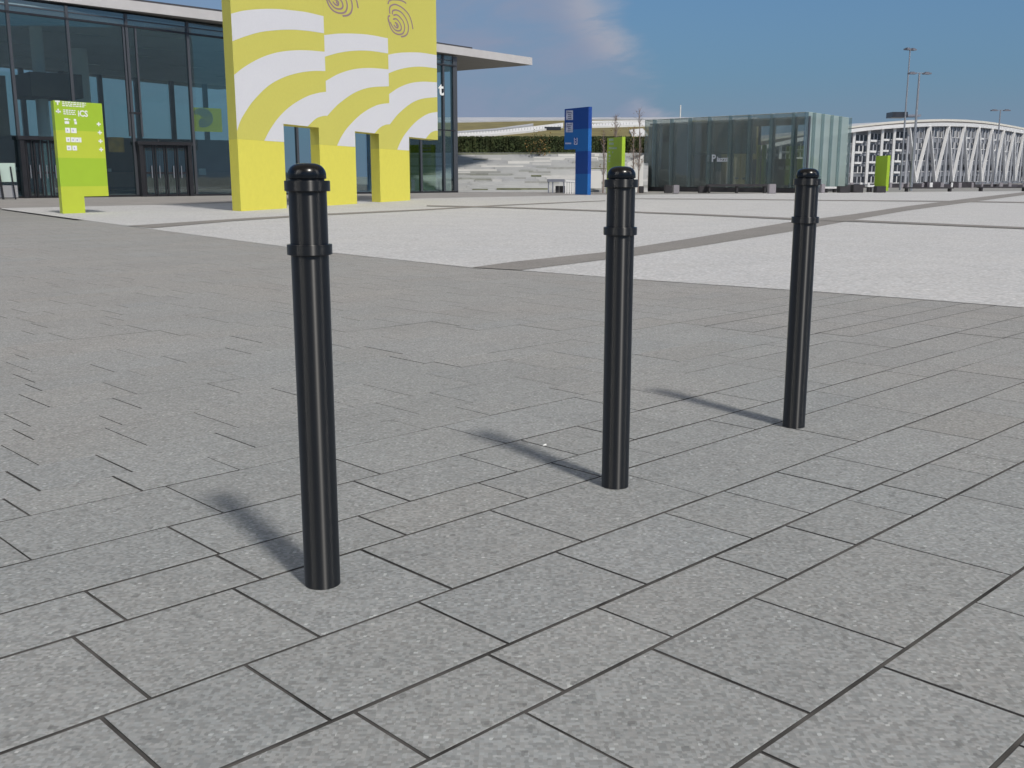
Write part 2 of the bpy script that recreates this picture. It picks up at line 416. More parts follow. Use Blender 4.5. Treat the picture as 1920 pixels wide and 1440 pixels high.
def interp(tab, s):
    if s <= tab[0][0]: return tab[0][1]
    for (a, za), (b, zb) in zip(tab, tab[1:]):
        if s <= b:
            return za+(zb-za)*(s-a)/(b-a)
    return tab[-1][1]
def smooth(tab, n=60):
    out = []
    for i_ in range(n+1):
        s = tab[0][0]+(tab[-1][0]-tab[0][0])*i_/n
        # catmull-rom on s
        k = max(j for j in range(len(tab)-1) if tab[j][0] <= s+1e-9)
        p1, p2 = tab[k], tab[k+1]; p0 = tab[max(k-1, 0)]; p3 = tab[min(k+2, len(tab)-1)]
        h = p2[0]-p1[0]; t = (s-p1[0])/h
        m1 = (p2[1]-p0[1])/(p2[0]-p0[0])*h; m2 = (p3[1]-p1[1])/(p3[0]-p1[0])*h
        z = (2*t**3-3*t**2+1)*p1[1]+(t**3-2*t**2+t)*m1+(-2*t**3+3*t**2)*p2[1]+(t**3-t**2)*m2
        out.append((s, z))
    return out
C1 = dict(w1t=[(0,5.41),(.7,5.59),(1.7,5.78),(2.7,5.93),(3.7,6.04),(4.8,6.14),(6.1,6.20)],
 w1b=[(0,4.68),(.7,4.89),(1.64,5.13),(2.63,5.31),(3.67,5.46),(4.78,5.57),(6.1,5.66)],
 w2t=[(0,3.78),(.6,4.05),(1.56,4.39),(2.56,4.65),(3.6,4.83),(4.7,4.96),(6.1,5.07)],
 w2b=[(0,2.25),(.2,2.52),(.48,2.76),(.97,3.11),(1.97,3.63),(3.0,3.97),(4.1,4.21),(5.2,4.37),(6.1,4.45)],
 w3t=[(1.58,2.03),(1.94,2.34),(2.58,2.76),(3.45,3.16),(4.6,3.52),(5.5,3.7),(6.1,3.78)],
 w3b=[(4.55,2.57),(5.2,2.85),(5.7,2.96),(6.1,3.0)])
C2 = dict(w1t=[(0,5.60),(1.15,5.79),(2.5,5.96),(3.95,6.10),(5.9,6.21)],
 w1b=[(0,4.91),(1.1,5.15),(2.45,5.37),(3.9,5.53),(5.9,5.65)],
 w2t=[(0,4.13),(1.1,4.46),(2.45,4.74),(3.9,4.92),(5.9,5.06)],
 w2b=[(0,2.98),(.4,3.18),(1.0,3.45),(2.4,3.92),(3.8,4.21),(5.9,4.43)],
 w3t=[(.75,2.03),(1.1,2.32),(1.7,2.68),(3.0,3.22),(4.5,3.62),(5.9,3.80)],
 w3b=[(4.2,2.57),(4.8,2.82),(5.4,2.95),(5.9,2.99)])
for (off, C, end) in ((0, C1, 6.09), (6.09, C2, 11.92), (11.92, C2, 17.78)):
    for a, b in (('w1t', 'w1b'), ('w2t', 'w2b'), ('w3t', 'w3b')):
        T = smooth(C[a], 90); B = smooth(C[b], 90); n = 140
        s0 = T[0][0]; 
        prev = None
        for i_ in range(n+1):
            sl = s0+(end-off-s0)*i_/n; s = off+sl
            zt = interp(T, sl)
            zb = interp(B, sl) if sl >= B[0][0] else 2.03
            lo = 2.0325 if any(l0-.001 <= s <= l1+.001 for l0, l1 in legs) else 2.583
            zb = max(zb, lo); zt = max(zt, zb)
            cur = (s, zb, zt)
            if prev and (zt > zb or prev[2] > prev[1]):
                zb0, zb1 = prev[1], zb
                if abs(zb0-zb1) > .3: zb0 = zb1 = max(zb0, zb1)
                bn.quad(wp(prev[0], zb0, .004), wp(s, zb1, .004), wp(s, zt, .004), wp(prev[0], prev[2], .004), 1)
            prev = cur
# printed frame seam lines between the three banner widths
for s_ in (6.09, 11.92): bn.quad(wp(s_-.012, 6.25, .003), wp(s_+.012, 6.25, .003), wp(s_+.012, 10, .003), wp(s_-.012, 10, .003), 2)
M_seam = mat('banner_seam', (.57, .52, .11), .85)
M_back = mat('grey_gate_back', (.62, .68, .78), .85, var=.03)  # unseen back, coloured pale blue-grey for its reflection in the hall glass
def greyback(o, k):
    for p in o.data.polygons:
        if p.normal.dot(wn) < -.9: p.material_index = k
greyback(bn.build('banner', [M_yel, M_white, M_seam, M_back], gate), 3)
for a, b in legs:
    l = MB(); wallbox(l, a, b, -.01, 2.03); greyback(l.build('leg', [M_yel2, M_back], gate), 1)
def fpx(pts): return [wl(600+a/8, b/8) for a, b in pts]
strokes = [
 [(1018,60),(1035,15),(1080,-5),(1180,0),(1250,22),(1292,52)],
 [(1045,205),(1042,130),(1060,90),(1120,66),(1190,90),(1260,140),(1330,220),(1372,330),(1392,438)],
 [(1085,215),(1088,165),(1140,150),(1210,180),(1265,240),(1310,330),(1325,420),(1310,500),(1270,540),(1215,552)],
 [(1100,230),(1150,222),(1205,265),(1250,330),(1268,410),(1255,480),(1225,510),(1170,515),(1110,488),(1065,430),(1040,360),(1030,290)],
 [(1095,290),(1140,282),(1185,330),(1215,390),(1215,440),(1185,462),(1130,452),(1085,400),(1050,330)],
 [(1120,340),(1150,350),(1170,385),(1160,418),(1130,405),(1105,372)],
 [(1140,368),(1152,380),(1148,395)],
 [(1030,330),(1020,280),(1030,240),(1050,240)],
]
fp = [fpx(s_) for s_ in strokes]
e3 = fpx([(1392, 438)])[0]; e2 = wl(600+570/8, 120/8)
for k, (ds, dz) in enumerate(((0, 0), (e2[0]-e3[0], e2[1]-e3[1]))):
    mb = MB()
    for st in fp:
        # resample to a smooth line
        pts = []
        for i_ in range(len(st)-1):
            p0 = st[max(i_-1, 0)]; p1 = st[i_]; p2 = st[i_+1]; p3 = st[min(i_+2, len(st)-1)]
            for t_ in (0, .25, .5, .75):
                f = lambda a, b, c, d: .5*((2*b)+(-a+c)*t_+(2*a-5*b+4*c-d)*t_**2+(-a+3*b-3*c+d)*t_**3)
                pts.append((f(p0[0], p1[0], p2[0], p3[0]), f(p0[1], p1[1], p2[1], p3[1])))
        pts.append(st[-1])
        for i_ in range(len(pts)-1):
            a, b = pts[i_], pts[i_+1]
            dx, dy = (b[0]-a[0])/2.2, b[1]-a[1]; L_ = math.hypot(dx, dy) or 1
            nx, ny = -dy/L_*.028*2.2, dx/L_*.028
            ex, ey = (b[0]-a[0])*.08, (b[1]-a[1])*.08
            q_ = [(a[0]-ex+nx, a[1]-ey+ny), (a[0]-ex-nx, a[1]-ey-ny), (b[0]+ex-nx, b[1]+ey-ny), (b[0]+ex+nx, b[1]+ey+ny)]
            mb.add([wp(u_+ds, v_+dz, .006+.0002*(i_ % 2)) for u_, v_ in q_], [[0,1,2,3]])
    mb.build('swirl_emblem', M_purple, gate)

# ------------------------------------------------------------------ pylon signs
def plane_pt(P, d, u, z, n, off): 
    p = Vector(P)+Vector(d)*u+Vector(n)*off; return (p.x, p.y, z)
# left lime sign
S0 = Vector(G(118, 401)); S0.z = 0
D1 = S0.y*1.045; S1 = Vector(W(201, D1)); sd = (S1-S0).normalized(); sw = (S1-S0).length
sN = Vector((sd.y, -sd.x, 0)); sT = Vector((-.55, .835, 0))*.38
zt1 = zat(188, S0.y)
ztop = zt1
sg = thing('direction_sign', S0, 'tall lime green direction sign with a cut-out foot, in front of the hall entrance', 'sign', 'lime green pylon signs')
def signbox(mb, S, d, T, u0, u1, z0, z1, m=0):
    P = [S+d*u0, S+d*u1, S+d*u1+T, S+d*u0+T]; mb.prism([(p.x, p.y) for p in P], z0, z1, m)
zr = lambda y: H+(330-y)/(401-330)*1.0
zs = [0, zr(369), zr(349.5), zr(296), zr(245), ztop]
mb = MB()
ufoot = sw*.47
signbox(mb, S0, sd, sT, 0, ufoot, 0, zs[1]-.0005, 1); signbox(mb, S0, sd, sT, 0, sw, zs[1], zs[2], 1)
signbox(mb, S0, sd, sT, 0, sw, zs[2], zs[3], 0); signbox(mb, S0, sd, sT, 0, sw, zs[3], zs[4], 1); signbox(mb, S0, sd, sT, 0, sw, zs[4], zs[5], 0)
mb.build('body', [M_green, M_green2], sg)
def sp(fx, y): return plane_pt(S0, sd, fx*sw, zr(y), sN, .004)
tx = MB()
def rect(fx0, fx1, y0, y1, m=0):
    tx.add([sp(fx0, y1), sp(fx1, y1), sp(fx1, y0), sp(fx0, y0)], [[0,1,2,3]], m)
def flush(name, m_=None):
    global tx
    if tx.f: tx.build(name, m_ or M_signwhite, sg)
    tx = MB()
wfx = lambda a: a   # fraction of width
# row 1: up arrow and two text lines
rect(.03, .13, 191, 194); rect(.065, .095, 194, 199); flush('arrow')
for y_, x1 in ((192, .66), (195.3, .66), (198.6, .63)):
    a = .17
    while a < x1:
        b = min(a+random.uniform(.03, .075), x1); rect(a, b, y_-.1, y_+1.75); a = b+.014
    flush('text_line')
# row 2
rect(.03, .13, 209.5, 212.5); rect(.065, .095, 206, 214); flush('arrow')
for y_ in (206.6, 210, 213.6):
    a = .18
    while a < .41:
        b = min(a+random.uniform(.03, .06), .43); rect(a, b, y_, y_+1.9); a = b+.012
    flush('text_line')
text_into(tx, 'iCS', sp(.475, 217.6), sd, (0,0,1), .165*1.35, 0, .003, .006); flush('lettering')
# row 3
for q4 in ((.19, .27, 222.5, 226), (.28, .31, 224, 225.4), (.19, .28, 228, 233), (.38, .43, 223, 227), (.39, .44, 227.6, 233)):
    rect(*q4); flush('pictogram')
for (fx, y_) in ((.90, 230.5), (.91, 246.5), (.91, 263), (.91, 279)):
    rect(fx-.045, fx+.045, y_-1.3, y_+1.3); rect(fx-.013, fx+.013, y_-4, y_-1.35); rect(fx-.013, fx+.013, y_+1.35, y_+4); flush('arrow')
for (y0, y1, xs) in ((240, 249.5, ((.19,.285),(.305,.42))), (257.5, 266.5, ((.19,.275),(.29,.37),(.375,.455),(.46,.505))), (273, 282, ((.19,.285),(.305,.40)))):
    for a, b in xs: rect(a, b, y0, y1); flush('pictogram')
# lavender pictogram marks inside the white boxes
m_lav = mat('lavender_mark', (.45, .42, .55), .6)
for (y0, xs) in ((240, (.19,.305)), (257.5, (.19,.29,.375)), (273, (.19,.305))):
    for a in xs:
        q_ = [sp(a+.03, y0+6.5), sp(a+.055, y0+6.5), sp(a+.055, y0+3), sp(a+.03, y0+3)]
        pm = MB(); pm.add([(p[0]+sN.x*.002, p[1]+sN.y*.002, p[2]) for p in q_], [[0,1,2,3]]); pm.build('pictogram_mark', m_lav, sg)

def side_sign(name, xh_l, xh_foot, xh_r, xh_e, D, ytop, ybot_wide, label, group, colours, bands, deep=1.9, edge=.45, notch=True, info=None):
    """slab sign seen from its shaded face: left and far, right and near, lit edge on the right"""
    Lp = Vector(W(xh_l, D+deep)); Rp = Vector(W(xh_r, D)); d = (Rp-Lp).normalized(); w = (Rp-Lp).length
    n = Vector((d.y, -d.x, 0)); T = Vector((-n.x, -n.y, 0))*edge
    # edge width so that it projects up to xh_e
    e = .06
    for _ in range(40):
        P = Rp-n*e
        if 960+P.x/P.y*F/cs < xh_e: e += .02
        else: break
    T = -n*e
    t = thing(name, Rp, label, 'sign', group)
    zt = zat(ytop, D); zw = zat(ybot_wide, D)
    mb = MB()
    zz = [zt]+[zat(y, D) for y in bands]+[0]
    fr = (Vector(W(xh_foot, D+deep*.7))-Lp).length/w if notch else 0
    fr = (xh_foot-xh_l)/(xh_r-xh_l) if notch else 0
    # along the receding face the picture fraction is nearly linear
    for i_ in range(len(zz)-1):
        hi, lo = zz[i_], zz[i_+1]; m = i_ % 2
        for (a, b, nf) in ((hi, max(lo, zw), 0), (min(hi, zw), lo, 1)):
            if a-b > .01:
                signbox(mb, Lp, d, T, (fr*w if (nf and notch) else 0), w, b+.0004, a, m)
    mb.build('body', colours, t)
    return t, Lp, d, w, n, D, deep
bt, Lp, bd, bw, bN, bD, bdeep = side_sign('bus_stop_sign', 1057.5, 1079, 1101.8, 1108, 56.5, 200, 278.5,
    'tall blue sign with a letter B and two info sheets, standing at the plaza edge', None, [M_blue1, M_blue2], [241, 283, 326], deep=2.0)
def bp_(u, y, off=.004):
    D = bD+bdeep*(1-u/bw); p = Lp+bd*u+bN*off
    return (p.x, p.y, zat(y, D))
sh = MB()
for y0, y1 in ((207, 225), (230, 248)):
    sh.add([bp_(.06*bw, y1), bp_(.36*bw, y1), bp_(.36*bw, y0), bp_(.06*bw, y0)], [[0,1,2,3]], 0)
    for j in range(4):
        yy = y0+3+j*3.8; x0_ = random.uniform(.1, .17)
        sh.add([bp_(x0_*bw, yy+1.6, .006), bp_(random.uniform(.22, .33)*bw, yy+1.6, .006), bp_(.3*bw, yy, .006), bp_(x0_*bw, yy, .006)], [[0,1,2,3]], 1)
sh.build('info_sheet', [M_signgrey, mat('sheet_print', (.12, .13, .26), .7)], bt)
sh = MB(); sh.add([bp_(.42*bw, 271), bp_(.56*bw, 271), bp_(.56*bw, 258.5), bp_(.42*bw, 258.5)], [[0,1,2,3]], 0)
text_into(sh, 'B', bp_(.435*bw, 269.6, .006), bd, (0,0,1), .46, 1, .002, .012)
sh.build('letter_plate', [mat('plate_lavender', (.62, .62, .78), .6), M_blue1], bt)
sh = MB(); a = .05
while a < .28:
    b = a+random.uniform(.02, .05); sh.add([bp_(a*bw, 270.3), bp_(b*bw, 270.3), bp_(b*bw, 267.3), bp_(a*bw, 267.3)], [[0,1,2,3]]); a = b+.012
sh.build('lettering', mat('lavender_letters', (.5, .52, .72), .6), bt)

gt, gL, gd, gw, gN, gD, gdp = side_sign('direction_sign', 1137.5, 1137.5, 1165, 1171, 59.0, 256.5, 300,
    'lime green sign standing behind the middle bollard, to the right of the blue sign', 'lime green pylon signs', [M_green, M_green], [300], deep=2.0, notch=False)
sh = MB()
m_pg = mat('pale_green_letters', (.42, .55, .45), .6)
def gp(u, y, off=.004):
    D = gD+gdp*(1-u/gw); p = gL+gd*u+gN*off; return (p.x, p.y, zat(y, D))
for (u0, u1, y0, y1) in ((.13,.42,260,264),(.13,.44,267.5,271.5),(.13,.66,276,279.5),(.10,.2,284,287),(.36,.44,284,287),(.13,.26,290,294),(.13,.24,296,299),(.11,.24,301,304)):
    a = u0
    while a < u1:
        b = min(a+random.uniform(.04, .11), u1); sh.add([gp(a*gw, y1), gp(b*gw, y1), gp(b*gw, y0), gp(a*gw, y0)], [[0,1,2,3]]); a = b+.02
    sh.build('text_line', m_pg, gt); sh = MB()
side_sign('direction_sign', 1640, 1640, 1662, 1667, 72.0, 291.5, 322,
    'small distant lime green sign in front of the white-ribbed station building', 'lime green pylon signs', [M_green, M_green], [322], deep=1.9, notch=False)

# ------------------------------------------------------------------ glass hall (left)
FL = Vector(G(0, 372)); FR = Vector(G(857, 361)); fd = (FR-FL).normalized()
fn = Vector((fd.y, -fd.x, 0))                       # outward
def facade_at(xh):                                  # distance along the facade under picture column xh
    k = (xh-960)/F*cs
    return (k*FL.y-FL.x)/(fd.x-k*fd.y)
FE = -16.0; FW = (FR-FL).length                    # facade runs on to the left of the picture
def fpnt(s, z, off=0.0): p = FL+fd*s+fn*off; return (p.x, p.y, z)
def ftop(s): 
    return 8.8 + (8.05-8.8)*s/FW
hall = thing('glass_hall', FL, 'large glass entrance hall with a thin overhanging concrete roof, behind the yellow gate wall', 'building')
DEP = 25.0
gm = MB(); ms = sorted([facade_at(x) for x in (42, 149, 256, 367, 470, 560, 640, 715, 790, 833)] + [FE+.2, facade_at(-70), facade_at(-190)])
edges = ms+[FW]
for a, b in zip(edges, edges[1:]):
    gm = MB(); P = [fpnt(a+.06, 0), fpnt(b-.06, 0), fpnt(b-.06, 0, -.03), fpnt(a+.06, 0, -.03)]
    gm.prism([p[:2] for p in P], .05, [ftop(a)-.62, ftop(b)-.62, ftop(b)-.62, ftop(a)-.62]); gm.build('window_pane', M_glass, hall)
    gm = MB(); gm.prism([p[:2] for p in P], [ftop(a)-.55, ftop(b)-.55, ftop(b)-.55, ftop(a)-.55], [ftop(a)-.02, ftop(b)-.02, ftop(b)-.02, ftop(a)-.02]); gm.build('top_light', M_glass3, hall)
def upright(s, w=.14, dd=.22, z0=0, z1=None, m=M_frame2, name='mullion', off=.06):
    mb = MB(); P = [fpnt(s-w/2, 0, off), fpnt(s+w/2, 0, off), fpnt(s+w/2, 0, off-dd), fpnt(s-w/2, 0, off-dd)]
    mb.prism([p[:2] for p in P], z0, z1 if z1 is not None else ftop(s)-.01); return mb.build(name, m, hall)
for i_, s_ in enumerate(ms): upright(s_, .13)
upright(FW-.1, .3, .3)
for xh, w, z0, z1 in ((272, .09, 2.9, 8.0), (250, .09, 2.9, 8.0), (300, .05, 0, 2.8)): upright(facade_at(xh), w, .14, z0, z1)
tb = MB(); tb.beam(fpnt(FE, 8.28+.75*16/FW*1.0), fpnt(FW, ftop(FW)-.58), .12, .10); 
tb = MB(); tb.beam(fpnt(FE, ftop(FE)-.58, .02), fpnt(FW, ftop(FW)-.58, .02), .12, .09); tb.build('transom', M_frame, hall)
tb = MB(); tb.beam(fpnt(FE, ftop(FE)-.28, .0), fpnt(FW, ftop(FW)-.28, .0), .06, .05); tb.build('transom', M_frame2, hall)
tb = MB(); tb.beam(fpnt(facade_at(250), 4.0, .02), fpnt(facade_at(272), 4.0, .02), .08, .1); tb.build('transom', M_frame, hall)
tb = MB(); tb.beam(fpnt(facade_at(560), 3.9, .02), fpnt(FW-.1, 3.7, .02), .1, .07); tb.build('transom', M_frame, hall)
tb = MB(); tb.beam(fpnt(FE, .05, .03), fpnt(FW, .05, .03), .14, .10); tb.build('sill', M_frame, hall)
# door portals
def portal(x0, x1, ztop_):
    s0, s1 = facade_at(x0), facade_at(x1); pr = .45
    mb = MB()
    for s_ in (s0, s1): mb.prism([p[:2] for p in (fpnt(s_-.10, 0, pr), fpnt(s_+.10, 0, pr), fpnt(s_+.10, 0, .09), fpnt(s_-.10, 0, .09))], 0, ztop_-.001)
    mb.prism([p[:2] for p in (fpnt(s0-.16, 0, pr+.04), fpnt(s1+.16, 0, pr+.04), fpnt(s1+.16, 0, .09), fpnt(s0-.16, 0, .09))], ztop_, ztop_+.16)
    fr = mb.build('door_portal', M_frame, hall)
    n = 4
    for i_ in range(n):
        a = s0+.12+(s1-s0-.24)*i_/n; b = s0+.12+(s1-s0-.24)*(i_+1)/n
        d = MB()
        for u in (a+.06, b-.06): d.prism([p[:2] for p in (fpnt(u-.035, 0, pr-.1), fpnt(u+.035, 0, pr-.1), fpnt(u+.035, 0, pr-.16), fpnt(u-.035, 0, pr-.16))], .02, ztop_-.002)
        for z_ in (.02, 1.1, ztop_-.14): d.prism([p[:2] for p in (fpnt(a+.112, 0, pr-.11), fpnt(b-.112, 0, pr-.11), fpnt(b-.112, 0, pr-.15), fpnt(a+.112, 0, pr-.15))], z_, z_+.1)
        dr = d.build('door', M_frame, hall)
        g = MB(); g.prism([p[:2] for p in (fpnt(a+.112, 0, pr-.125), fpnt(b-.112, 0, pr-.125), fpnt(b-.112, 0, pr-.135), fpnt(a+.112, 0, pr-.135))], .125, ztop_-.145); g.build('door_glass', M_glass, dr)
        h_ = MB(); u = b-.2 if i_ % 2 == 0 else a+.2
        h_.beam(fpnt(u, .9, pr-.04), fpnt(u, 1.5, pr-.04), .035); h_.build('handle', M_lamp, dr)
portal(42, 112, 2.62); portal(262, 352, 2.50)
# roof slab
def rpt(x, y, z):
    D = (z-H)/((ray(x, y)[2])/ray(x, y)[1]); p = at(x, y, D); return (p[0], p[1])
Rf = [rpt(-420, -95, 9.5), rpt(0, -10, 8.9), rpt(423, 41, 8.55), rpt(819, 97, 8.14), rpt(998, 122, 8.0)]
Rz = [9.5, 8.9, 8.55, 8.14, 8.0]
back = (-.80, .60)
Bk = [(Rf[4][0]+back[0]*32, Rf[4][1]+back[1]*32), (Rf[0][0]+back[0]*32, Rf[0][1]+back[1]*32)]
pl = Rf+Bk; z0_ = Rz+[8.0, 9.5]
mb = MB(); mb.prism(pl, z0_, [z+.002 for z in z0_], 1); 
V0 = [(p[0], p[1], z) for p, z in zip(pl, z0_)]; V1 = [(p[0], p[1], z+.46) for p, z in zip(pl, z0_)]
rb = MB(); n = len(pl)
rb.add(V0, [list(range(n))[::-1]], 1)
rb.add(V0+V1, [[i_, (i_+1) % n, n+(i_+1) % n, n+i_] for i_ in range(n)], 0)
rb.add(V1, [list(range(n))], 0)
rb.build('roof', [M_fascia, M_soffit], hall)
ed = MB()
for i_ in range(3):
    a, b = V1[i_+0], V1[i_+1]
    ed.beam((a[0]-.6, a[1]+.5, a[2]+.09), (b[0]-.6, b[1]+.5, b[2]+.09), .5, .18)
a, b = V1[3], V1[4]; t_ = .42
ed.beam((a[0]-.6, a[1]+.5, a[2]+.09), (a[0]+(b[0]-a[0])*t_-.6, a[1]+(b[1]-a[1])*t_+.5, a[2]+(b[2]-a[2])*t_+.09), .5, .18)
ed.build('roof_parapet', M_roofdark, hall)
# inside
def inn(s, dpt): p = FL+fd*s-fn*dpt; return (p.x, p.y)
mb = MB(); mb.prism([inn(FE, .3), inn(FW-.3, .3), inn(FW-.3, DEP), inn(FE, DEP)], .002, .02); mb.build('interior_floor', M_floor, hall)
mb = MB(); cz = [ftop(FE)-.15, ftop(FW)-.15, ftop(FW)-.35, ftop(FE)-.35]
mb.prism([inn(FE, .2), inn(FW-.05, .2), inn(FW-.05, DEP), inn(FE, DEP)], [z-.05 for z in cz], cz)
mb.build('ceiling', M_ceil, hall)
m_rail = mat('ceiling_rail_white', (.6, .62, .62), .5)
for k in range(26):
    s_ = random.uniform(0, FW-2); dd_ = random.uniform(2, 22); ln = random.uniform(2, 6)
    z_ = ftop(s_)-.15-.2*dd_/DEP-.10; a = inn(s_, dd_); b = inn(min(s_+ln, FW-1), dd_); cl = MB(); cl.beam((a[0], a[1], z_), (b[0], b[1], z_-.02), .1, .05); cl.build('ceiling_rail', m_rail, hall)
mb = MB()
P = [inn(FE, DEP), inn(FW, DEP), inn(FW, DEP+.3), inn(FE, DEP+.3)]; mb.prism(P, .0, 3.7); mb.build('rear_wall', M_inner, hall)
mb = MB(); P = [inn(FE, DEP-.2), inn(FW, DEP-.2), inn(FW, DEP-.26), inn(FE, DEP-.26)]; 
mb.prism([inn(FE, DEP+.1), inn(FW, DEP+.1), inn(FW, DEP+.16), inn(FE, DEP+.16)], 3.7, ftop(FW)-.2); mb.build('rear_glazing', glass('rear_glass', (.88, .94, .92), .03), hall)
s_ = FE+1.0
while s_ < FW: 
    p = inn(s_, DEP-.05); mb = MB(); mb.box((p[0], p[1], 5.9), (.3, .3, 4.4), 0, math.atan2(fd.y, fd.x)); mb.build('rear_mullion', M_frame, hall); s_ += 2.6
for xh, dd_, r_ in ((152, 5, .30), (315, 12, .55), (575, 8, .35), (30, 9, .3), (800, 6, .3)):
    s_ = facade_at(xh); p = inn(s_, dd_); c = MB(); c.tube([(p[0], p[1], .02), (p[0], p[1], ftop(s_)-.4)], r_, 20); c.build('column', M_column, hall)
def hang(x0, x1, y0, y1, dd_, th, m, name):
    s0, s1 = facade_at(x0), facade_at(x1); a = inn(s0, dd_)
    Dm = a[1]; c = MB(); c.prism([inn(s0, dd_), inn(s1, dd_), inn(s1, dd_+th), inn(s0, dd_+th)], zat(y1, Dm), zat(y0, Dm)); return c.build(name, m, hall)
hang(110, 208, 134, 180, 3.0, 3, M_brown, 'hanging_volume'); hang(-110, 62, 132, 250, 3.0, 3, M_brown, 'hanging_volume')
hang(-60, 30, 318, 345, 6, .3, M_column, 'counter')
hang(100, 880, 322, 352, 16, .4, mat('brown_counter', (.16, .135, .12), .6, var=.15), 'counter')
# small pale notices inside the hall
m_note = mat('pale_notice', (.75, .85, .80), .6)
for xh, y_, w_, h_ in ((200,316,8,6),(213,316,7,6),(365,319,7,6),(396,319,6,4),(405,319,6,6),(300,330,5,3),(318,330,5,3),(276,306,3,3),(340,330,4,5),(596,322,14,12),(570,330,8,20),(735,335,20,24)):
    s0, s1 = facade_at(xh), facade_at(xh+w_); a = inn(s0, 15.6); Dm = a[1]
    pn = MB(); pn.prism([inn(s0, 15.6), inn(s1, 15.6), inn(s1, 15.7), inn(s0, 15.7)], zat(y_+h_/2, Dm), zat(y_-h_/2, Dm)); pn.build('notice', m_note, hall)

# orange poster, and a yellow sheet standing in for the gate wall's reflection
def poster(x0, x1, y0, y1, dd_, m, name, label, extra=None):
    s0, s1 = facade_at(x0), facade_at(x1); a = inn(s0, dd_); Dm = a[1]
    t = thing(name, (a[0], a[1], zat(y1, Dm)), label, 'poster')
    c = MB(); c.prism([inn(s0, dd_), inn(s1, dd_), inn(s1, dd_+.05), inn(s0, dd_+.05)], zat(y1, Dm), zat(y0, Dm)); c.build('sheet', m, t)
    if extra: extra(t, s0, s1, dd_, zat(y1, Dm), zat(y0, Dm))
    return t
def swirl(t, s0, s1, dd_, z0, z1):
    c = MB(); cx, cz_ = (s0+s1)/2-.2, (z0+z1)/2+.1
    for k, r_ in enumerate((.15, .3, .45, .6, .75)):
        prev = None
        for j in range(0, 22):
            a = math.radians(-150+j*13+k*10); u = cx+math.cos(a)*r_*(s1-s0)/2.4; z = cz_+math.sin(a)*r_*(z1-z0)/2.0
            p = inn(u, dd_-.01)
            if prev: c.beam(prev, (p[0], p[1], z), .05, .06)
            prev = (p[0], p[1], z)
    c.build('reflected_swirl', M_reflgrey, t)
poster(372, 431, 201, 246, .6, M_reflyel, 'poster', 'yellow sheet with a grey swirl, a painted reflection behind the hall glass, left of the gate wall', swirl)
poster(222, 251, 257, 285, 1.0, M_orange, 'poster', 'small brown and orange poster behind the glass beside the right entrance doors')
# wall letter
lt = MB(); s_ = facade_at(822.5); zz = zat(178, fpnt(s_, 0)[1])
text_into(lt, 't', fpnt(s_, zz, .12), fd, (0,0,1), 1.05, 0, .02, .02)
setp(lt.build('facade_letter', M_signwhite), 'white letter t on the hall glass beside the right edge of the gate wall', 'letter')

# white fleck standing in for a small glint on the paving
p = G(1021, 835, .002); mb = MB()
mb.add([(p[0]-.007, p[1]-.006, .002), (p[0]+.008, p[1]-.003, .003), (p[0]+.007, p[1]+.007, .006), (p[0]-.005, p[1]+.006, .003), (p[0]+.001, p[1]+.001, .007)], [[0,1,4],[1,2,4],[2,3,4],[3,0,4]])
setp(mb.build('glint_fleck', mat('glint_white', (.8, .8, .78), .8)), 'tiny white fleck standing in for a glint on the paving beside the shadow of the middle bollard', 'glint')
# easel by the left door
e0 = Vector(G(12, 374)); ea = thing('menu_stand', e0, 'pale menu board on dark legs at the far left, outside the hall', 'sign stand')
k_ = e0.y/F*1.0
mb = MB(); mb.prism([(e0.x-.45, e0.y), (e0.x+.45, e0.y+.1), (e0.x+.45, e0.y+.16), (e0.x-.45, e0.y+.06)], .75, 1.55); mb.build('board', mat('mint_board', (.5, .62, .55), .5), ea)
for dx in (-.4, .42): mb = MB(); mb.beam((e0.x+dx, e0.y-.03, 0), (e0.x+dx*.7, e0.y+.02, 1.4), .05); mb.build('leg', M_frame, ea)
mb = MB(); mb.beam((e0.x-.1, e0.y-.05, 0), (e0.x-.2, e0.y-.04, 1.3), .07); mb.build('leg', M_frame, ea)
mb = MB(); mb.prism([(e0.x-.4, e0.y+.1), (e0.x+.42, e0.y+.2), (e0.x+.42, e0.y+.24), (e0.x-.4, e0.y+.14)], .08, .6); mb.build('lower_panel', mat('grey_panel', (.35, .35, .36), .6), ea)

# ------------------------------------------------------------------ terrace, hedge, green-roofed hall
ter = thing('stone_terrace', W(1030, 66), 'stepped terrace wall of pale stone ledges below the dark hedge', 'terrace')
def tz(y): k = (330-y)/1967.; return (1+k*66)/(1-3.6*k)
def tD(z): return 66+3.6*z
mb = MB(); nst = 20; hz = 2.62/nst
x_l, x_r = 770, 1215
for k in range(nst):
    z0, z1 = k*hz, (k+1)*hz
    D0 = tD(z0)+.15
    a = x_l
    while a < x_r:
        b = min(a+random.uniform(18, 70), x_r)
        o = random.choice([0, 0, .05, .12, -.06]); zz = z1+random.choice([0, 0, .015, .03])
        P0, P1 = W(a, D0+o), W(b, D0+o)
        mb.prism([P0[:2], P1[:2], (P1[0], D0+2.5), (P0[0], D0+2.5)], z0-.02*(k > 0), zz, random.choice([0, 0, 0, 1, 1, 2, 3]) if random.random() < .8 else 0)
        a = b
mb.build('ledges', [M_wstone, mat('ledge_grey', (.42, .42, .42), .85, var=.06), mat('ledge_pale', (.55, .54, .52), .85, var=.06), mat('ledge_dark', (.33, .33, .31), .85, var=.1)], ter)  # darker block tones added to read as thin ledge shadows
mb = MB()
lt_ = [(30,150,604),(150,390,577),(30,150,577),(250,630,545),(490,870,505),(720,1090,470),(940,1090,443),(1230,1300,470),(1240,1310,440)]
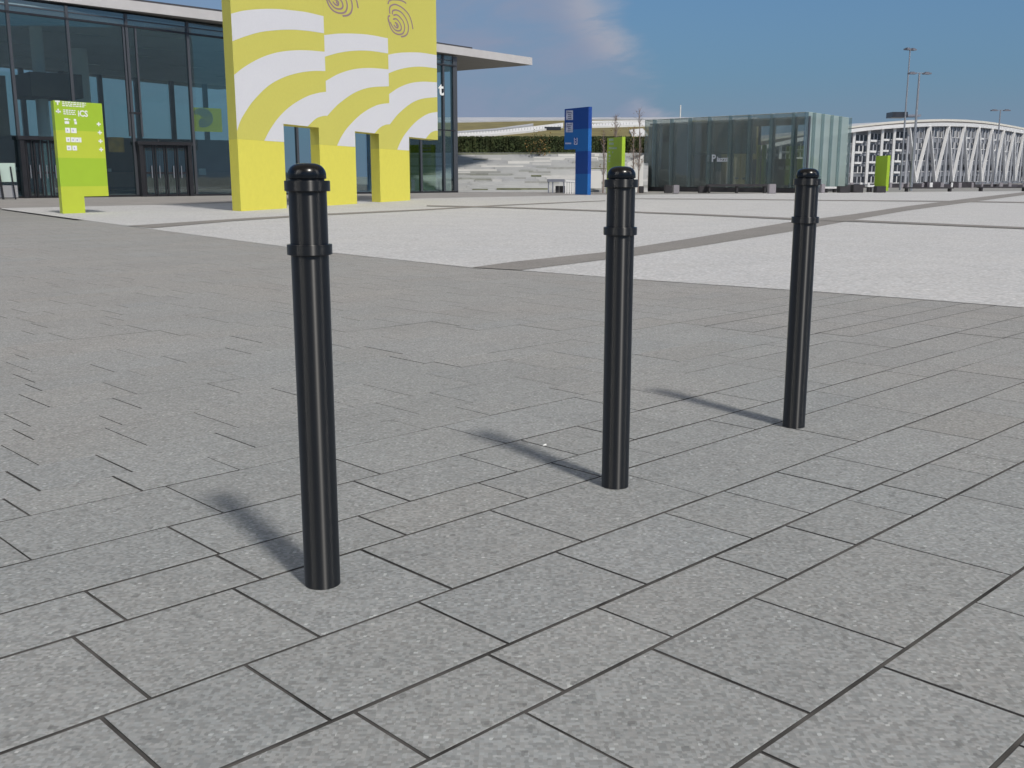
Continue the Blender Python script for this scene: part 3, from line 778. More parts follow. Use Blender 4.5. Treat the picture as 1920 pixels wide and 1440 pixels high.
for a, b, y_ in lt_:
    x0_, x1_ = 850+a/4.8, 850+b/4.8; yy = 200+y_/4.8; z = tz(yy); D = tD(z)
    P0, P1 = W(x0_, D-.15), W(x1_, D-.15); mb = MB(); mb.prism([P0[:2], P1[:2], (P1[0], D+.7), (P0[0], D+.7)], z-.10, z+.10); mb.build('sunlit_stone', M_wstone2, ter)  # paler stone colour stands in for sunlight on these ledges
mb = MB()
for a, b, y_ in [(150,540,620),(30,340,655),(30,320,697),(530,1010,697),(390,850,738),(870,1090,520),(740,1090,552),(590,720,585),(910,1100,587),(40,160,520),(180,300,483),(30,1090,430),(700,880,622),(170,310,745),(1240,1370,520),(1240,1370,560),(1240,1370,690)]:
    x0_, x1_ = 850+a/4.8, 850+b/4.8; yy = 200+y_/4.8; z = tz(yy); D = tD(z)
    P0, P1 = W(x0_, D-.1), W(x1_, D-.1); mb = MB(); mb.prism([P0[:2], P1[:2], (P1[0], D+.3), (P0[0], D+.3)], z-.05, z+.045); mb.build('planted_strip', M_plant, ter)
wb = thing('concrete_ramp_wall', W(1112, 65.2), 'pale concrete wall block at the terrace foot, right of the blue sign', 'wall')
mb = MB(); mb.prism([W(1106, 65.2)[:2], W(1128, 65.2)[:2], W(1128, 66)[:2], W(1106, 66)[:2]], .25, zat(320, 65)); mb.build('wall', M_wstone2, wb)
wb = thing('concrete_wall', W(1190, 66), 'pale concrete wall between the saplings and the glass pavilion', 'wall')
mb = MB(); mb.prism([W(1176, 65.6)[:2], W(1206, 65.6)[:2], W(1206, 66.4)[:2], W(1176, 66.4)[:2]], 0, [zat(305, 65.6), zat(290, 65.6), zat(290, 66), zat(305, 66)]); mb.build('wall', M_wstone2, wb)

def leaf_cloud(mb, n, fn_, size, ms=(0,)):
    for _ in range(n):
        c = Vector(fn_()); a = Vector((random.gauss(0,1), random.gauss(0,1), random.gauss(0,1))).normalized()
        b = a.cross(Vector((random.gauss(0,1), random.gauss(0,1), random.gauss(0,1)))).normalized(); s_ = size*random.uniform(.6, 1.3)
        mb.add([c-a*s_*.5, c+b*s_*.35, c+a*s_*.5, c-b*s_*.35], [[0,1,2,3]], random.choice(ms))
hd = MB(); xa, xb = 770, 1240; D = 76.
P0, P1 = W(xa, D), W(xb, D)
n = 180
ht = lambda u: 3.80+.05*math.sin(u*13)+.04*math.sin(u*31+1)
for i_ in range(n):
    a = P0[0]+(P1[0]-P0[0])*i_/n; b = P0[0]+(P1[0]-P0[0])*(i_+1)/n; o = random.uniform(0, .22)
    hd.prism([(a, D+o), (b, D+o), (b, D+1.6), (a, D+1.6)], 2.3, 3.80+random.uniform(-.03, .03), random.choice([0, 0, 1]))
leaf_cloud(hd, 9000, lambda: (random.uniform(P0[0], P1[0]), D+random.uniform(-.12, .25), random.uniform(2.5, 3.80)), .13, (0, 0, 1))
setp(hd.build('hedge', [M_hedge, M_hedge2]), 'long dark green clipped hedge along the top of the stone terrace', 'hedge')

gr = thing('grass_roofed_hall', W(1030, 82), 'long low hall with olive sedum roof and white ramps, beyond the hedge', 'building')
Dn, Df = 82., 125.; zn, zf = zat(258.5, Dn), zat(221.5, Df)
def rz(D): return zn+(zf-zn)*(D-Dn)/(Df-Dn)
def rp(x, y, lift=.0):               # picture point on the sloping roof
    r = ray(x, y); k = (zf-zn)/(Df-Dn); m_ = r[2]/r[1]
    D = (zn-k*Dn-H)/(m_-k); p = at(x, y, D); return (p[0], p[1], p[2]+lift)
mb = MB(); a, b = W(700, Dn), W(1420, Dn); c_, d_ = W(1420, Df), W(700, Df)
mb.prism([a[:2], b[:2], c_[:2], d_[:2]], 0, [zn, zn, zf, zf]); mb.build('hall_body', [M_grass], gr)
def rpoly(pts, lift, m, name):
    mb = MB(); P = [rp(*p) for p in pts]; 
    mb.prism([p[:2] for p in P], [p[2]-.02 for p in P], [p[2]+lift for p in P]); mb.build(name, m, gr)
rpoly([(700,222),(1420,222),(1420,226.5),(1110,225),(1000,227),(860,230),(700,231)], .12, M_greyroof, 'white_roof_edge')
rpoly([(850,258),(850,254),(930,249),(1000,240),(1056,233),(1056,240),(1000,248),(940,254),(900,257)], .16, M_whiteroof, 'roof_ramp')
rpoly([(1000,236.5),(930,246),(850,251.5),(850,249.5),(930,243.5),(1000,234)], .14, M_greyroof, 'roof_path')
rpoly([(1110,240),(1110,235),(1180,232),(1290,231),(1290,235),(1180,238)], .16, M_whiteroof, 'roof_ramp')
rpoly([(1110,231),(1110,229),(1290,227),(1290,229)], .14, M_whiteroof, 'roof_path')
rpoly([(1185,256),(1180,247),(1205,244),(1215,256)], .16, M_whiteroof, 'roof_path')
p = rp(1036, 244); mb = MB(); mb.box((p[0], p[1], p[2]+.1), (1.45, 1.0, .34)); mb.build('skylight', M_window, gr)
mb = MB()
for k in range(60):
    x_ = 855+k*5.6; y_ = 257-(x_-855)*.075
    if 1056 < x_ < 1112: continue
    if x_ > 1112: y_ = 238-(x_-1112)*.02
    q_ = rp(x_, max(y_, 232), .1); mb.beam(q_, (q_[0], q_[1], q_[2]+.25), .018)
mb.build('railing', M_frame2, gr)
ms_ = MB(); p = W(1272, 100); ms_.tube([(p[0], p[1], 0), (p[0], p[1], zat(197, 100))], .06, 8); setp(ms_.build('mast', M_stwhite), 'thin white mast rising behind the glass pavilion roof', 'mast')

def sapling(xh, D, ytop, z0, label, tw=26, spread=.5):
    b = W(xh, D, z0); top = zat(ytop, D); h = top-z0
    t = thing('bare_sapling', b, label, 'tree', 'thin bare saplings at the terrace foot')
    mb = MB(); mb.tube([(b[0], b[1], z0), (b[0]+.04, b[1], z0+h*.5), (b[0]-.03, b[1], top)], [.055, .035, .01], 6); mb.build('trunk', M_bark, t)
    mb = MB()
    for k in range(tw):
        f = random.uniform(.22, .95); a = random.uniform(0, 6.28); l = spread*(1.15-f)*random.uniform(.5, 1.2)
        p = Vector((b[0], b[1], z0+h*f)); q_ = p+Vector((math.cos(a)*l*.55, math.sin(a)*l*.5, l*1.1)); mb.tube([p, q_], [.014, .005], 4)
        for _ in range(3):
            u = p.lerp(q_, random.uniform(.3, 1)); w_ = u+Vector((random.gauss(0,.12), random.gauss(0,.12), random.uniform(.08, .3))); mb.tube([u, w_], [.008, .004], 3)
    leaf_cloud(mb, 60, lambda: (b[0]+random.gauss(0, spread*.35), b[1]+random.gauss(0, spread*.3), z0+h*random.uniform(.35, 1)), .09, (1,))
    mb.build('crown', [M_bark, M_autumn], t)
sapling(1131, 63, 243, 0, 'bare sapling just left of the lime green sign behind the middle bollard')
sapling(1153, 75, 214, 2.3, 'slim bare sapling above the hedge, rising over the lime green sign', 30, .8)
sapling(1186, 63.5, 238, 0, 'short bare sapling between the lime green sign and the glass pavilion')
sapling(1197, 64, 203, 0, 'tallest bare sapling, beside the left corner of the glass pavilion', 34, .7)
b = W(1012, 74.5, 2.4); t = thing('young_tree', b, 'small young tree with orange and green leaves growing before the hedge', 'tree')
mb = MB(); mb.tube([b, (b[0]+.03, b[1], 3.3)], [.04, .02], 6); mb.build('trunk', M_bark, t)
mb = MB(); leaf_cloud(mb, 420, lambda: (b[0]+random.gauss(0, .42), b[1]-.3+random.gauss(0, .25), 3.2+random.gauss(0, .38)), .13, (0, 1, 1)); mb.build('crown', [M_autumn, M_hedge2], t)
# white slatted barrier + small trolley bay beside the blue sign
t = thing('slatted_barrier', W(1070, 62), 'white slatted barrier panel standing just left of the blue sign', 'barrier')
mb = MB(); a, b = W(1061, 60), W(1079, 60); zt = zat(339, 60)
mb.beam((a[0], 60, zt), (b[0], 60, zt-.03), .12, .1)
for k in range(5): x_ = a[0]+(b[0]-a[0])*k/4; mb.beam((x_, 60, 0), (x_, 60, zt-.05), .08, .06)
mb.build('slats', M_stwhite, t)
t = thing('trolley_shelter', W(1045, 62), 'low grey shelter with dark bins at the terrace foot, left of the slatted barrier', 'shelter')
mb = MB(); a, b = W(1027, 62), W(1059, 62); zt = zat(341, 62); mb.prism([(a[0], 62), (b[0], 62), (b[0], 63), (a[0], 63)], zt, zt+.16); 
for x_ in (a[0]+.05, (a[0]+b[0])/2-.2, b[0]-.05): mb.beam((x_, 62.1, 0), (x_, 62.1, zt), .07)
mb.build('canopy', mat('grey_canopy', (.17, .18, .22), .6), t)
mb = MB(); 
for x_ in (1045, 1052, 1057): p = W(x_, 62.5); mb = MB(); mb.box((p[0], p[1], .22), (.2, .3, .4)); mb.build('bin', M_blockd, t)

# ------------------------------------------------------------------ glass pavilion
PL, PC, PR = Vector(W(1206, 72.5)), Vector(W(1509.5, 64.5)), Vector(W(1585.5, 75))
PB = PL+(PR-PC)
zb0, ztp = .27, None
pav = thing('glass_pavilion', PC, 'boxy pavilion clad in grey-green glass with vertical fins, beyond the right bollard', 'building')
zL, zC, zR = zat(225, PL.y), zat(209.5, PC.y), zat(220.5, PR.y)
def pf(s, z, off=0): 
    d = (PC-PL).normalized(); n = Vector((d.y, -d.x, 0)); p = PL+d*s+n*off; return (p.x, p.y, z)
LF = (PC-PL).length
def ps(s, z, off=0):
    d = (PR-PC).normalized(); n = Vector((d.y, -d.x, 0)); p = PC+d*s+n*off; return (p.x, p.y, z)
LS = (PR-PC).length
def colf(xh):
    d = (PC-PL).normalized(); k = (xh-960)/F*cs; return (k*PL.y-PL.x)/(d.x-k*d.y)
def cols(xh):
    d = (PR-PC).normalized(); k = (xh-960)/F*cs; return (k*PC.y-PC.x)/(d.x-k*d.y)
lean = lambda x, y: 960+(x-960)*(10326-330)/(10326-y)
fx = [0.0]+[colf(lean(x, 225)) for x in (1231.6, 1263.6, 1298, 1334.7, 1373.6, 1409, 1450.4, 1491.6)]+[LF]
zf_ = lambda s: zL+(zC-zL)*s/LF
for a, b in zip(fx, fx[1:]):
    mb = MB(); mb.prism([p[:2] for p in (pf(a+.03, 0), pf(b-.03, 0), pf(b-.03, 0, -.03), pf(a+.03, 0, -.03))], zb0, [zf_(a), zf_(b), zf_(b), zf_(a)]); mb.build('glass_panel', M_glass2, pav)
for s_ in fx[1:]:
    mb = MB(); mb.prism([p[:2] for p in (pf(s_-.03, 0, .42), pf(s_+.03, 0, .42), pf(s_+.03, 0, .01), pf(s_-.03, 0, .01))], zb0, zf_(s_)-.02); mb.build('fin', M_glass3, pav)
    mb = MB(); mb.prism([p[:2] for p in (pf(s_-.055, 0, -.04), pf(s_+.055, 0, -.04), pf(s_+.055, 0, -.25), pf(s_-.055, 0, -.25))], zb0, zf_(s_)-.25); mb.build('mullion', M_frame2, pav)
sx = [0.0]+[cols(lean(x, 225)) for x in (1523.5, 1540, 1557, 1573)]+[LS]
zs_ = lambda s: zC+(zR-zC)*s/LS
for a, b in zip(sx, sx[1:]):
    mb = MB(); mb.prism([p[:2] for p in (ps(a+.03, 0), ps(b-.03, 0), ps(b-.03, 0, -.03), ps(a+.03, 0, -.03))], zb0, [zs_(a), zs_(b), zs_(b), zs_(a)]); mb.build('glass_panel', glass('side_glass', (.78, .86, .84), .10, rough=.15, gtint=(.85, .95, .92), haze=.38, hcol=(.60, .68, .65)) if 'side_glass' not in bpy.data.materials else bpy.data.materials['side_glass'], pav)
for s_ in sx[1:]:
    mb = MB(); mb.prism([p[:2] for p in (ps(s_-.03, 0, .2), ps(s_+.03, 0, .2), ps(s_+.03, 0, .01), ps(s_-.03, 0, .01))], zb0, zs_(s_)-.02); mb.build('fin', M_glass3, pav)
# roof slab and plinth
ins = lambda P, k: P*(1-k)+((PL+PC+PR+PB)/4)*k
Q = [ins(P, .05) for P in (PL, PC, PR, PB)]
zq = [zL-.25, zC-.25, zR-.25, zL-.25+zR-zC]
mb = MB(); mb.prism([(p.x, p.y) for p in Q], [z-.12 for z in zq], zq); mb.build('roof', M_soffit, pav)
mb = MB(); 
Q2 = [ins(P, .015) for P in (PL, PC, PR, PB)]
for i_ in range(4):
    a, b = Q2[i_], Q2[(i_+1) % 4]; za = [zL, zC, zR, zL+zR-zC]
    mb.beam((a.x, a.y, za[i_]-.02), (b.x, b.y, za[(i_+1) % 4]-.02), .06, .06)
mb.build('roof_rim', M_stwhite, pav)
mb = MB(); mb.prism([(p.x, p.y) for p in [ins(P, -.01) for P in (PL, PC, PR, PB)]], .0, .25); mb.build('plinth', M_blockd, pav)
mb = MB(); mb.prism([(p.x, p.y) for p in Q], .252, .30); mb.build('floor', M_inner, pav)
# rear glazing and rooms
def pin(s, dd_): 
    d = (PC-PL).normalized(); e = (PR-PC).normalized(); p = PL+d*s+e*dd_; return (p.x, p.y)
mb = MB(); mb.prism([pin(.1, .6), pin(colf(1290), .6), pin(colf(1290), 7), pin(.1, 7)], .302, zL-.4); mb.build('service_core', M_core, pav)
mb = MB(); mb.prism([pin(colf(1290)+.01, 1.2), pin(colf(1358), 1.2), pin(colf(1358), 7), pin(colf(1290)+.01, 7)], 2.55, zL-.38); mb.build('upper_core', M_core2, pav)
mb = MB(); mb.prism([pin(colf(1292), .9), pin(colf(1330), .9), pin(colf(1330), 1.1), pin(colf(1292), 1.1)], .302, 2.4); mb.build('dark_door', mat('brown_door', (.03, .022, .018), .6), pav)
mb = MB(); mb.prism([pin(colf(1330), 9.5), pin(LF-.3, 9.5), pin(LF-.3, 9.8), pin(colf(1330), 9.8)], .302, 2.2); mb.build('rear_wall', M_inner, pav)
mb = MB(); p0, p1 = colf(1236), colf(1252); mb.prism([pin(p0, .58), pin(p1, .58), pin(p1, .55), pin(p0, .55)], zat(266, 71), zat(254, 71)); mb.build('vent_panel', M_frame2, pav)
mb = MB()
for xh, y0, y1, w_ in ((1358, 298, 303, 8), (1392, 298, 304, 10), (1335, 333, 336, 7), (1349, 333, 337, 7), (1362, 333, 345, 6), (1434, 311, 319, 9), (1468, 312, 318, 14), (1420, 312, 318, 10)):
    s0 = colf(xh); s1 = colf(xh+w_); mb = MB(); mb.prism([pin(s0, 5.0), pin(s1, 5.0), pin(s1, 5.1), pin(s0, 5.1)], zat(y1, 72), zat(y0, 72)); mb.build('light_fitting', M_stwhite, pav)
for k, (xh, w_) in enumerate(((1405.5, 5), (1415, 6.5))):
    s0, s1 = colf(xh), colf(xh+w_); mb = MB(); mb.prism([pin(s0, 1.4), pin(s1, 1.4), pin(s1, 1.7), pin(s0, 1.7)], .302, zat(272, 68.5)); mb.build('green_post', M_green2 if k == 0 else M_green, pav)
for k, xh in enumerate((1352, 1369)):
    s0, s1 = colf(xh), colf(xh+3.5); mb = MB(); mb.prism([pin(s0, 6), pin(s1, 6), pin(s1, 6.3), pin(s0, 6.3)], .302, 4.4); mb.build('inner_post', M_frame2, pav)
tx = MB(); s_ = colf(1333); p = pf(s_, zat(303, pf(s_, 0)[1]), .02); dd = (PC-PL).normalized()
text_into(tx, 'P', p, dd, (0,0,1), .64, 0, .01, .012)
q_ = Vector(p)+dd*.40; text_into(tx, 'iazza', q_, dd, (0,0,1), .46, 0, .01, .014)
tx.build('lettering', mat('lavender_white', (.55, .56, .62), .6), pav)

# benches and blocks in front
def block(xh, D, wpx, y0, y1, m, label, grp):
    k = D/F*cs; w_ = wpx*k; z0 = max(0, zat(y1, D)); z1 = zat(y0, D); c = W(xh, D)
    mb = MB(); mb.box((c[0], c[1], z1/2), (w_, max(w_, .45), z1)); o = mb.build('stone_block', m)
    bm = bmesh.new(); bm.from_mesh(o.data); bmesh.ops.bevel(bm, geom=bm.edges[:], offset=.02, segments=2, affect='EDGES'); bm.to_mesh(o.data); bm.free()
    return setp(o, label, 'seat block', grp)
GB = 'stone seat blocks before the pavilion'
block(1268, 61.0, 11, 347, 363, M_blockl, 'light grey seat block before the left half of the pavilion', GB)
block(1448, 60.5, 13, 345, 363, M_blockl, 'light grey seat block at the right end of the long dark bench', GB)
block(1253.5, 63, 14, 347, 361, M_blockd, 'dark seat block just left of the light block by the pavilion', GB)
block(1318, 63, 15, 349, 361, M_blockd, 'dark seat block at the left end of the long dark bench', GB)
block(1583, 63.5, 20, 349, 361, M_blockd, 'dark seat block below the right end of the glass pavilion', GB)
block(1608, 64, 19, 346, 360, M_blockd, 'dark seat block first to the right of the pavilion', GB)
block(1651, 64, 18, 349, 361, M_blockd, 'dark seat block in front of the small distant lime sign', GB)
block(1543, 63, 7, 345, 361, M_blockl, 'narrow grey block just right of the far bollard top', GB)
block(1203, 63, 8, 349, 361, M_blockd, 'small dark block by the left corner of the pavilion', GB)
def bench(x0, x1, D, y0, label, seatm, th=.09):
    a, b = W(x0, D), W(x1, D); z = zat(y0, D)
    t = thing('bench', a, label, 'bench', 'long benches along the plaza edge')
    mb = MB(); mb.prism([(a[0], D), (b[0], D), (b[0], D+.5), (a[0], D+.5)], z-th, z); mb.build('seat', seatm, t)
    n = max(2, int((b[0]-a[0])/1.6)+1)
    for k in range(n):
        x_ = a[0]+.15+(b[0]-a[0]-.3)*k/(n-1); mb = MB(); mb.prism([(x_-.05, D+.05), (x_+.05, D+.05), (x_+.05, D+.45), (x_-.05, D+.45)], 0, z-th-.001); mb.build('leg', M_blockd, t)
bench(1327, 1441, 62.3, 345.5, 'long dark bench in front of the pavilion lettering', M_blockd, .13)
bench(1548, 1573, 64.5, 350, 'short white bench below the lit side of the pavilion', M_stwhite, .12)
bench(1628, 1641, 66, 347, 'short white bench left of the small distant lime sign', M_stwhite, .12)
bench(1700, 1790, 68, 351, 'long dark bench below the ribbed station facade', M_blockd)
bench(1840, 1930, 69, 350, 'long dark bench at the right edge below the station', M_blockd)
# dark hoarding along the foot of the station
hw = thing('hoarding', W(1700, 92), 'dark low hoarding with grey posts along the foot of the station', 'fence')
xs = [1590, 1640, 1668, 1706, 1740, 1768, 1790, 1830, 1870, 1910, 1960, 2040]
mb = MB()
for i_, (a, b) in enumerate(zip(xs, xs[1:])):
    zt = zat([346.5, 346, 344.5, 344, 341, 345, 341, 346, 345.5, 346, 345][i_], 92)
    P, Q_ = W(a, 92), W(b, 92); mb.prism([(P[0], 92+i_ % 2*.3), (Q_[0], 92+i_ % 2*.3), (Q_[0], 93), (P[0], 93)], 0, zt)
mb.build('panels', mat('hoarding_dark', (.05, .045, .055), .7, var=.7, vscale=.9), hw)
for a in range(1595, 2000, 19):
    p = W(a+random.uniform(-4, 4), 91.4); mb = MB(); mb.box((p[0], p[1], .22), (random.uniform(.12, .3), .15, .44)); mb.build('post', M_blockl if random.random() < .6 else M_stwhite, hw)

# ------------------------------------------------------------------ station with arched roof
plan = [(1355, 104), (1587, 104), (1704, 110), (1776, 121), (1850, 135), (1920, 151), (2020, 176)]
def sD(xh):
    if xh <= plan[0][0]: return plan[0][1]
    for (a, da), (b, db) in zip(plan, plan[1:]):
        if xh <= b: return da+(db-da)*(xh-a)/(b-a)
    return plan[-1][1]
def curve(tab, x):
    for (a, ya), (b, yb) in zip(tab, tab[1:]):
        if x <= b: 
            return ya+(yb-ya)*(x-a)/(b-a)
    return tab[-1][1]
low = smooth([(1340,293),(1400,283),(1450,273.5),(1500,263),(1587,248),(1640,241.5),(1700,237),(1776,234.5),(1850,238),(1920,248),(2010,266)], 80)
upr = smooth([(1340,276),(1405,266),(1500,252),(1587,239),(1650,231.5),(1700,227.5),(1776,225),(1850,229.5),(1920,241),(2010,259)], 80)
rim = smooth([(1340,262),(1405,252),(1500,240),(1587,226),(1650,222),(1700,218),(1776,216.5),(1850,222),(1920,236),(2010,255)], 80)
st = thing('station_building', W(1704, 112), 'station with arched white roof edge and white V-shaped ribs at the right', 'building')
xsn = [1345+i_*6.5 for i_ in range(100)]
def sweep(tab, hpx, doff, th, m, name, dz0=0):
    mb = MB(); V = []
    for x in xsn:
        xh = lean(x, 240) if x > 0 else x
        D = sD(xh)+doff; y = curve(tab, x)
        z1 = zat(y-hpx/2, sD(xh)); z0 = zat(y+hpx/2, sD(xh)); p = W(xh, D)
        V += [(p[0], D, z0), (p[0], D, z1), (p[0]+.0, D+th, z1), (p[0], D+th, z0)]
    n = len(xsn); Fc = []
    for i_ in range(n-1):
        b = i_*4; Fc += [[b, b+4, b+5, b+1], [b+1, b+5, b+6, b+2], [b+2, b+6, b+7, b+3], [b+3, b+7, b+4, b]]
    mb.add(V, Fc); mb.add(V[:4], [[0,1,2,3]]); mb.add(V[-4:], [[3,2,1,0]]); mb.build(name, m, st)
sweep(low, 6.5, -1.6, 1.4, M_stwhite, 'roof_edge')
sweep(upr, 4.0, .8, 2.0, mat('cream_membrane', (.60, .58, .52), .7), 'upper_roof_edge')
sweep(rim, 3.0, 9.0, 2.0, M_greyroof, 'roof_ridge')
# roof surfaces between the edges
mb = MB(); V = []
for x in xsn:
    xh = lean(x, 240); D = sD(xh)
    for tab, dd_ in ((low, -.3), (upr, .9), (rim, 9.2)):
        z = zat(curve(tab, x), D); p = W(xh, D+dd_); V.append((p[0], D+dd_, z-.05))
n = len(xsn); mb.add(V, [[i_*3+j, (i_+1)*3+j, (i_+1)*3+j+1, i_*3+j+1] for i_ in range(n-1) for j in (1,)], 0)
mb.add(V, [[i_*3, (i_+1)*3, (i_+1)*3+1, i_*3+1] for i_ in range(n-1)], 1)  # dark strip between the lower and upper roof edges
mb.build('roof', [M_greyroof, mat('roof_gap_dark', (.07, .06, .055), .7)], st)
p = W(1673.5, 122); mb = MB(); mb.box((p[0], 122, zat(216, 122)), (1.75, 2, .62)); mb.build('plant_room', M_window, st)
mb = MB(); mb.box((p[0]+1.65, 122, zat(217.5, 122)), (1.5, 2, .22)); mb.build('roof_duct', mat('duct_grey', (.2, .21, .25), .6), st)
# facade body
mb = MB(); V = []
for x in xsn:
    xh = lean(x, 250); D = sD(xh); p = W(xh, D); z = zat(curve(low, x), D)
    V += [(p[0], D, 0), (p[0], D, z)]
mb.add(V, [[i_*2, i_*2+2, i_*2+3, i_*2+1] for i_ in range(n-1)], 0); mb.build('facade_wall', M_stwall, st)
# bay lines given at the top of the wall in the picture
tops = [1355+i_*27.5 for i_ in range(9)]+[1602, 1630, 1655, 1677.5, 1704, 1742.5, 1778, 1807.5, 1835, 1860, 1881.7, 1901.7, 1920, 1937, 1952]
hbay = [lean(x, 245) for x in tops]
zlow = lambda xh: zat(345.0, sD(xh)) 
def ztp_(xh):
    y = curve(low, xh+ (xh-960)*.0087)   # picture column of the wall head
    return zat(y+3, sD(xh))
def fbeam(mb, xa, za, xb, zb, w_, off=-.9, m=0):
    a, b = W(xa, sD(xa)+off), W(xb, sD(xb)+off); mb.beam((a[0], a[1], za), (b[0], b[1], zb), w_, w_*.8, m)
windows = 0
for i_ in range(len(hbay)-1):
    xa, xb = hbay[i_], hbay[i_+1]; D = sD((xa+xb)/2)
    vee = tops[i_] >= 1703
    mb = MB(); fbeam(mb, xa, max(zlow(xa), .15), xa, ztp_(xa), .26 if not vee else .16); mb.build('vertical_rib', M_stwhite if not vee else M_greyroof, st)
    if vee:
        xm = (xa+xb)/2; wv = .30
        mb = MB(); fbeam(mb, xa, ztp_(xa), xm, .35, wv, -1.2); fbeam(mb, xm+.2, .35, xb, ztp_(xb), wv, -1.25); mb.build('v_rib', M_stwhite, st)
        mb = MB()
        for f in (.25, .5, .75): fbeam(mb, xa+(xb-xa)*f, .3, xa+(xb-xa)*f, ztp_(xm), .12, -.35)
        mb.build('slats', M_greyroof, st)
    # storeys of windows
    zt = ztp_((xa+xb)/2); lv = 5; zb_ = .25
    for k in range(lv):
        z0 = zb_+(zt-zb_)*k/lv; z1 = zb_+(zt-zb_)*(k+1)/lv
        if tops[i_] < 1500 and k < 2: continue
        mb = MB(); u0, u1 = xa+(xb-xa)*.12, xa+(xb-xa)*.90
        P0, P1 = W(u0, sD(u0)-.06), W(u1, sD(u1)-.06)
        hh = (z1-z0)*(.62 if not vee else .55)
        mb.prism([P0[:2], P1[:2], (P1[0], P1[1]+.05), (P0[0], P0[1]+.05)], z0+.06, z0+.06+hh); wo = mb.build('window', M_window, st)
        mb = MB(); 
        for f in ((.33, .66) if not vee else (.4, .7)):
            uu = u0+(u1-u0)*f; q_ = W(uu, sD(uu)-.1); mb.box((q_[0], q_[1], z0+.06+hh/2), (.10, .06, hh))
        q0_, q1_ = W(u0, sD(u0)-.1), W(u1, sD(u1)-.1); mb.beam((q0_[0], q0_[1], z0+.04), (q1_[0], q1_[1], z0+.04), .05, .06)
        mb.build('frame', M_stwhite if random.random() < .4 else M_greyroof, wo)
        if k > 0 and random.random() < (.9 if not vee else .25):
            mb = MB(); u2, u3 = (xa+(xb-xa)*.15, xa+(xb-xa)*.62) if not vee else (xa+(xb-xa)*.2, xa+(xb-xa)*.45); q0, q1 = W(u2, sD(u2)-.5), W(u3, sD(u3)-.5)
            mb.prism([q0[:2], q1[:2], (q1[0], q1[1]+.4), (q0[0], q0[1]+.4)], z0-.10, z0+.04+.06); mb.build('balcony', M_stwhite, st)

# ------------------------------------------------------------------ lamp posts
def lamp(xh, D, ytop, arm, label, rz=0.0, thick=.075, hl=.55):
    b = W(xh, D); z = zat(ytop, D); t = thing('street_lamp', b, label, 'street lamp', 'tall street lamps near the station')
    mb = MB(); mb.tube([(b[0], b[1], 0), (b[0], b[1], z*.5), (b[0], b[1], z)], [thick*1.25, thick, thick*.7], 10); mb.build('pole', M_lamp, t)
    ca, sa = math.cos(rz), math.sin(rz)
    mb = MB(); mb.beam((b[0]-arm*ca, b[1]-arm*sa, z), (b[0]+arm*ca, b[1]+arm*sa, z), .06, .05); mb.build('cross_arm', M_lamp, t)
    for s_ in (-1, 1):
        c = (b[0]+s_*(arm+hl*.35)*ca, b[1]+s_*(arm+hl*.35)*sa, z-.03)
        mb = MB(); mb.box(c, (hl, .34, .10), 0, rz); mb.box((c[0], c[1], c[2]+.075), (hl*.5, .22, .06), 0, rz); mb.build('lamp_head', M_lamphead, t)
lamp(lean(1706.5, 92), 76, 92, .12, 'tallest street lamp, a thin double-headed pole before the station', .5, .06, .42)
lamp(lean(1724, 137), 72, 137, .35, 'sturdier double-headed street lamp just right of the tallest lamp', .12, .085, .5)
lamp(lean(1876, 206.5), 104, 206.5, .4, 'short-looking double-headed street lamp over the right end of the station roof', 0, .08, .62)

# ------------------------------------------------------------------ light
SUN_AZ = math.radians(180-32.6)     # from +Y towards +X
SUN_EL = math.radians(50)
sd_ = Vector((math.sin(SUN_AZ)*math.cos(SUN_EL), math.cos(SUN_AZ)*math.cos(SUN_EL), math.sin(SUN_EL)))
la = bpy.data.lights.new('sun', 'SUN'); la.energy = 3.1; la.angle = math.radians(5.5); la.color = (1, .945, .865)
lo = bpy.data.objects.new('sun', la); col.objects.link(lo); lo.rotation_euler = (-sd_).to_track_quat('-Z', 'Y').to_euler(); lo.location = (0, 0, 40)

w = bpy.data.worlds.new('World'); sc.world = w; w.use_nodes = True
nt = w.node_tree; N = nt.nodes; L = nt.links
bg = N['Background']; bg.inputs[1].default_value = .10
sky = N.new('ShaderNodeTexSky'); sky.sky_type = 'NISHITA'; sky.sun_disc = False
sky.sun_elevation = SUN_EL; sky.sun_rotation = SUN_AZ; sky.air_density = 1.0; sky.dust_density = .6; sky.ozone_density = 1.5
tc = N.new('ShaderNodeTexCoord'); sx_ = N.new('ShaderNodeSeparateXYZ'); L.new(tc.outputs['Generated'], sx_.inputs[0])
def mth(op, a, b=None, c=None):
    k = N.new('ShaderNodeMath'); k.operation = op
    for i_, v in enumerate((a, b, c)):
        if v is None: continue
        if isinstance(v, (int, float)): k.inputs[i_].default_value = v
        else: L.new(v, k.inputs[i_])
    return k.outputs[0]
def mrange(v, a, b, c=0., d=1., sm=True):
    r = N.new('ShaderNodeMapRange'); r.interpolation_type = 'SMOOTHSTEP' if sm else 'LINEAR'
    L.new(v, r.inputs[0]); r.inputs[1].default_value = a; r.inputs[2].default_value = b; r.inputs[3].default_value = c; r.inputs[4].default_value = d; return r.outputs[0]
az = mth('ARCTAN2', sx_.outputs[0], sx_.outputs[1])
el = mth('ARCTAN2', sx_.outputs[2], mth('SQRT', mth('ADD', mth('MULTIPLY', sx_.outputs[0], sx_.outputs[0]), mth('MULTIPLY', sx_.outputs[1], sx_.outputs[1]))))
cv = N.new('ShaderNodeCombineXYZ'); L.new(mth('ADD', mth('MULTIPLY', az, 7), mth('MULTIPLY', el, 6)), cv.inputs[0]); L.new(mth('SUBTRACT', mth('MULTIPLY', el, 22), mth('MULTIPLY', az, 4)), cv.inputs[1])
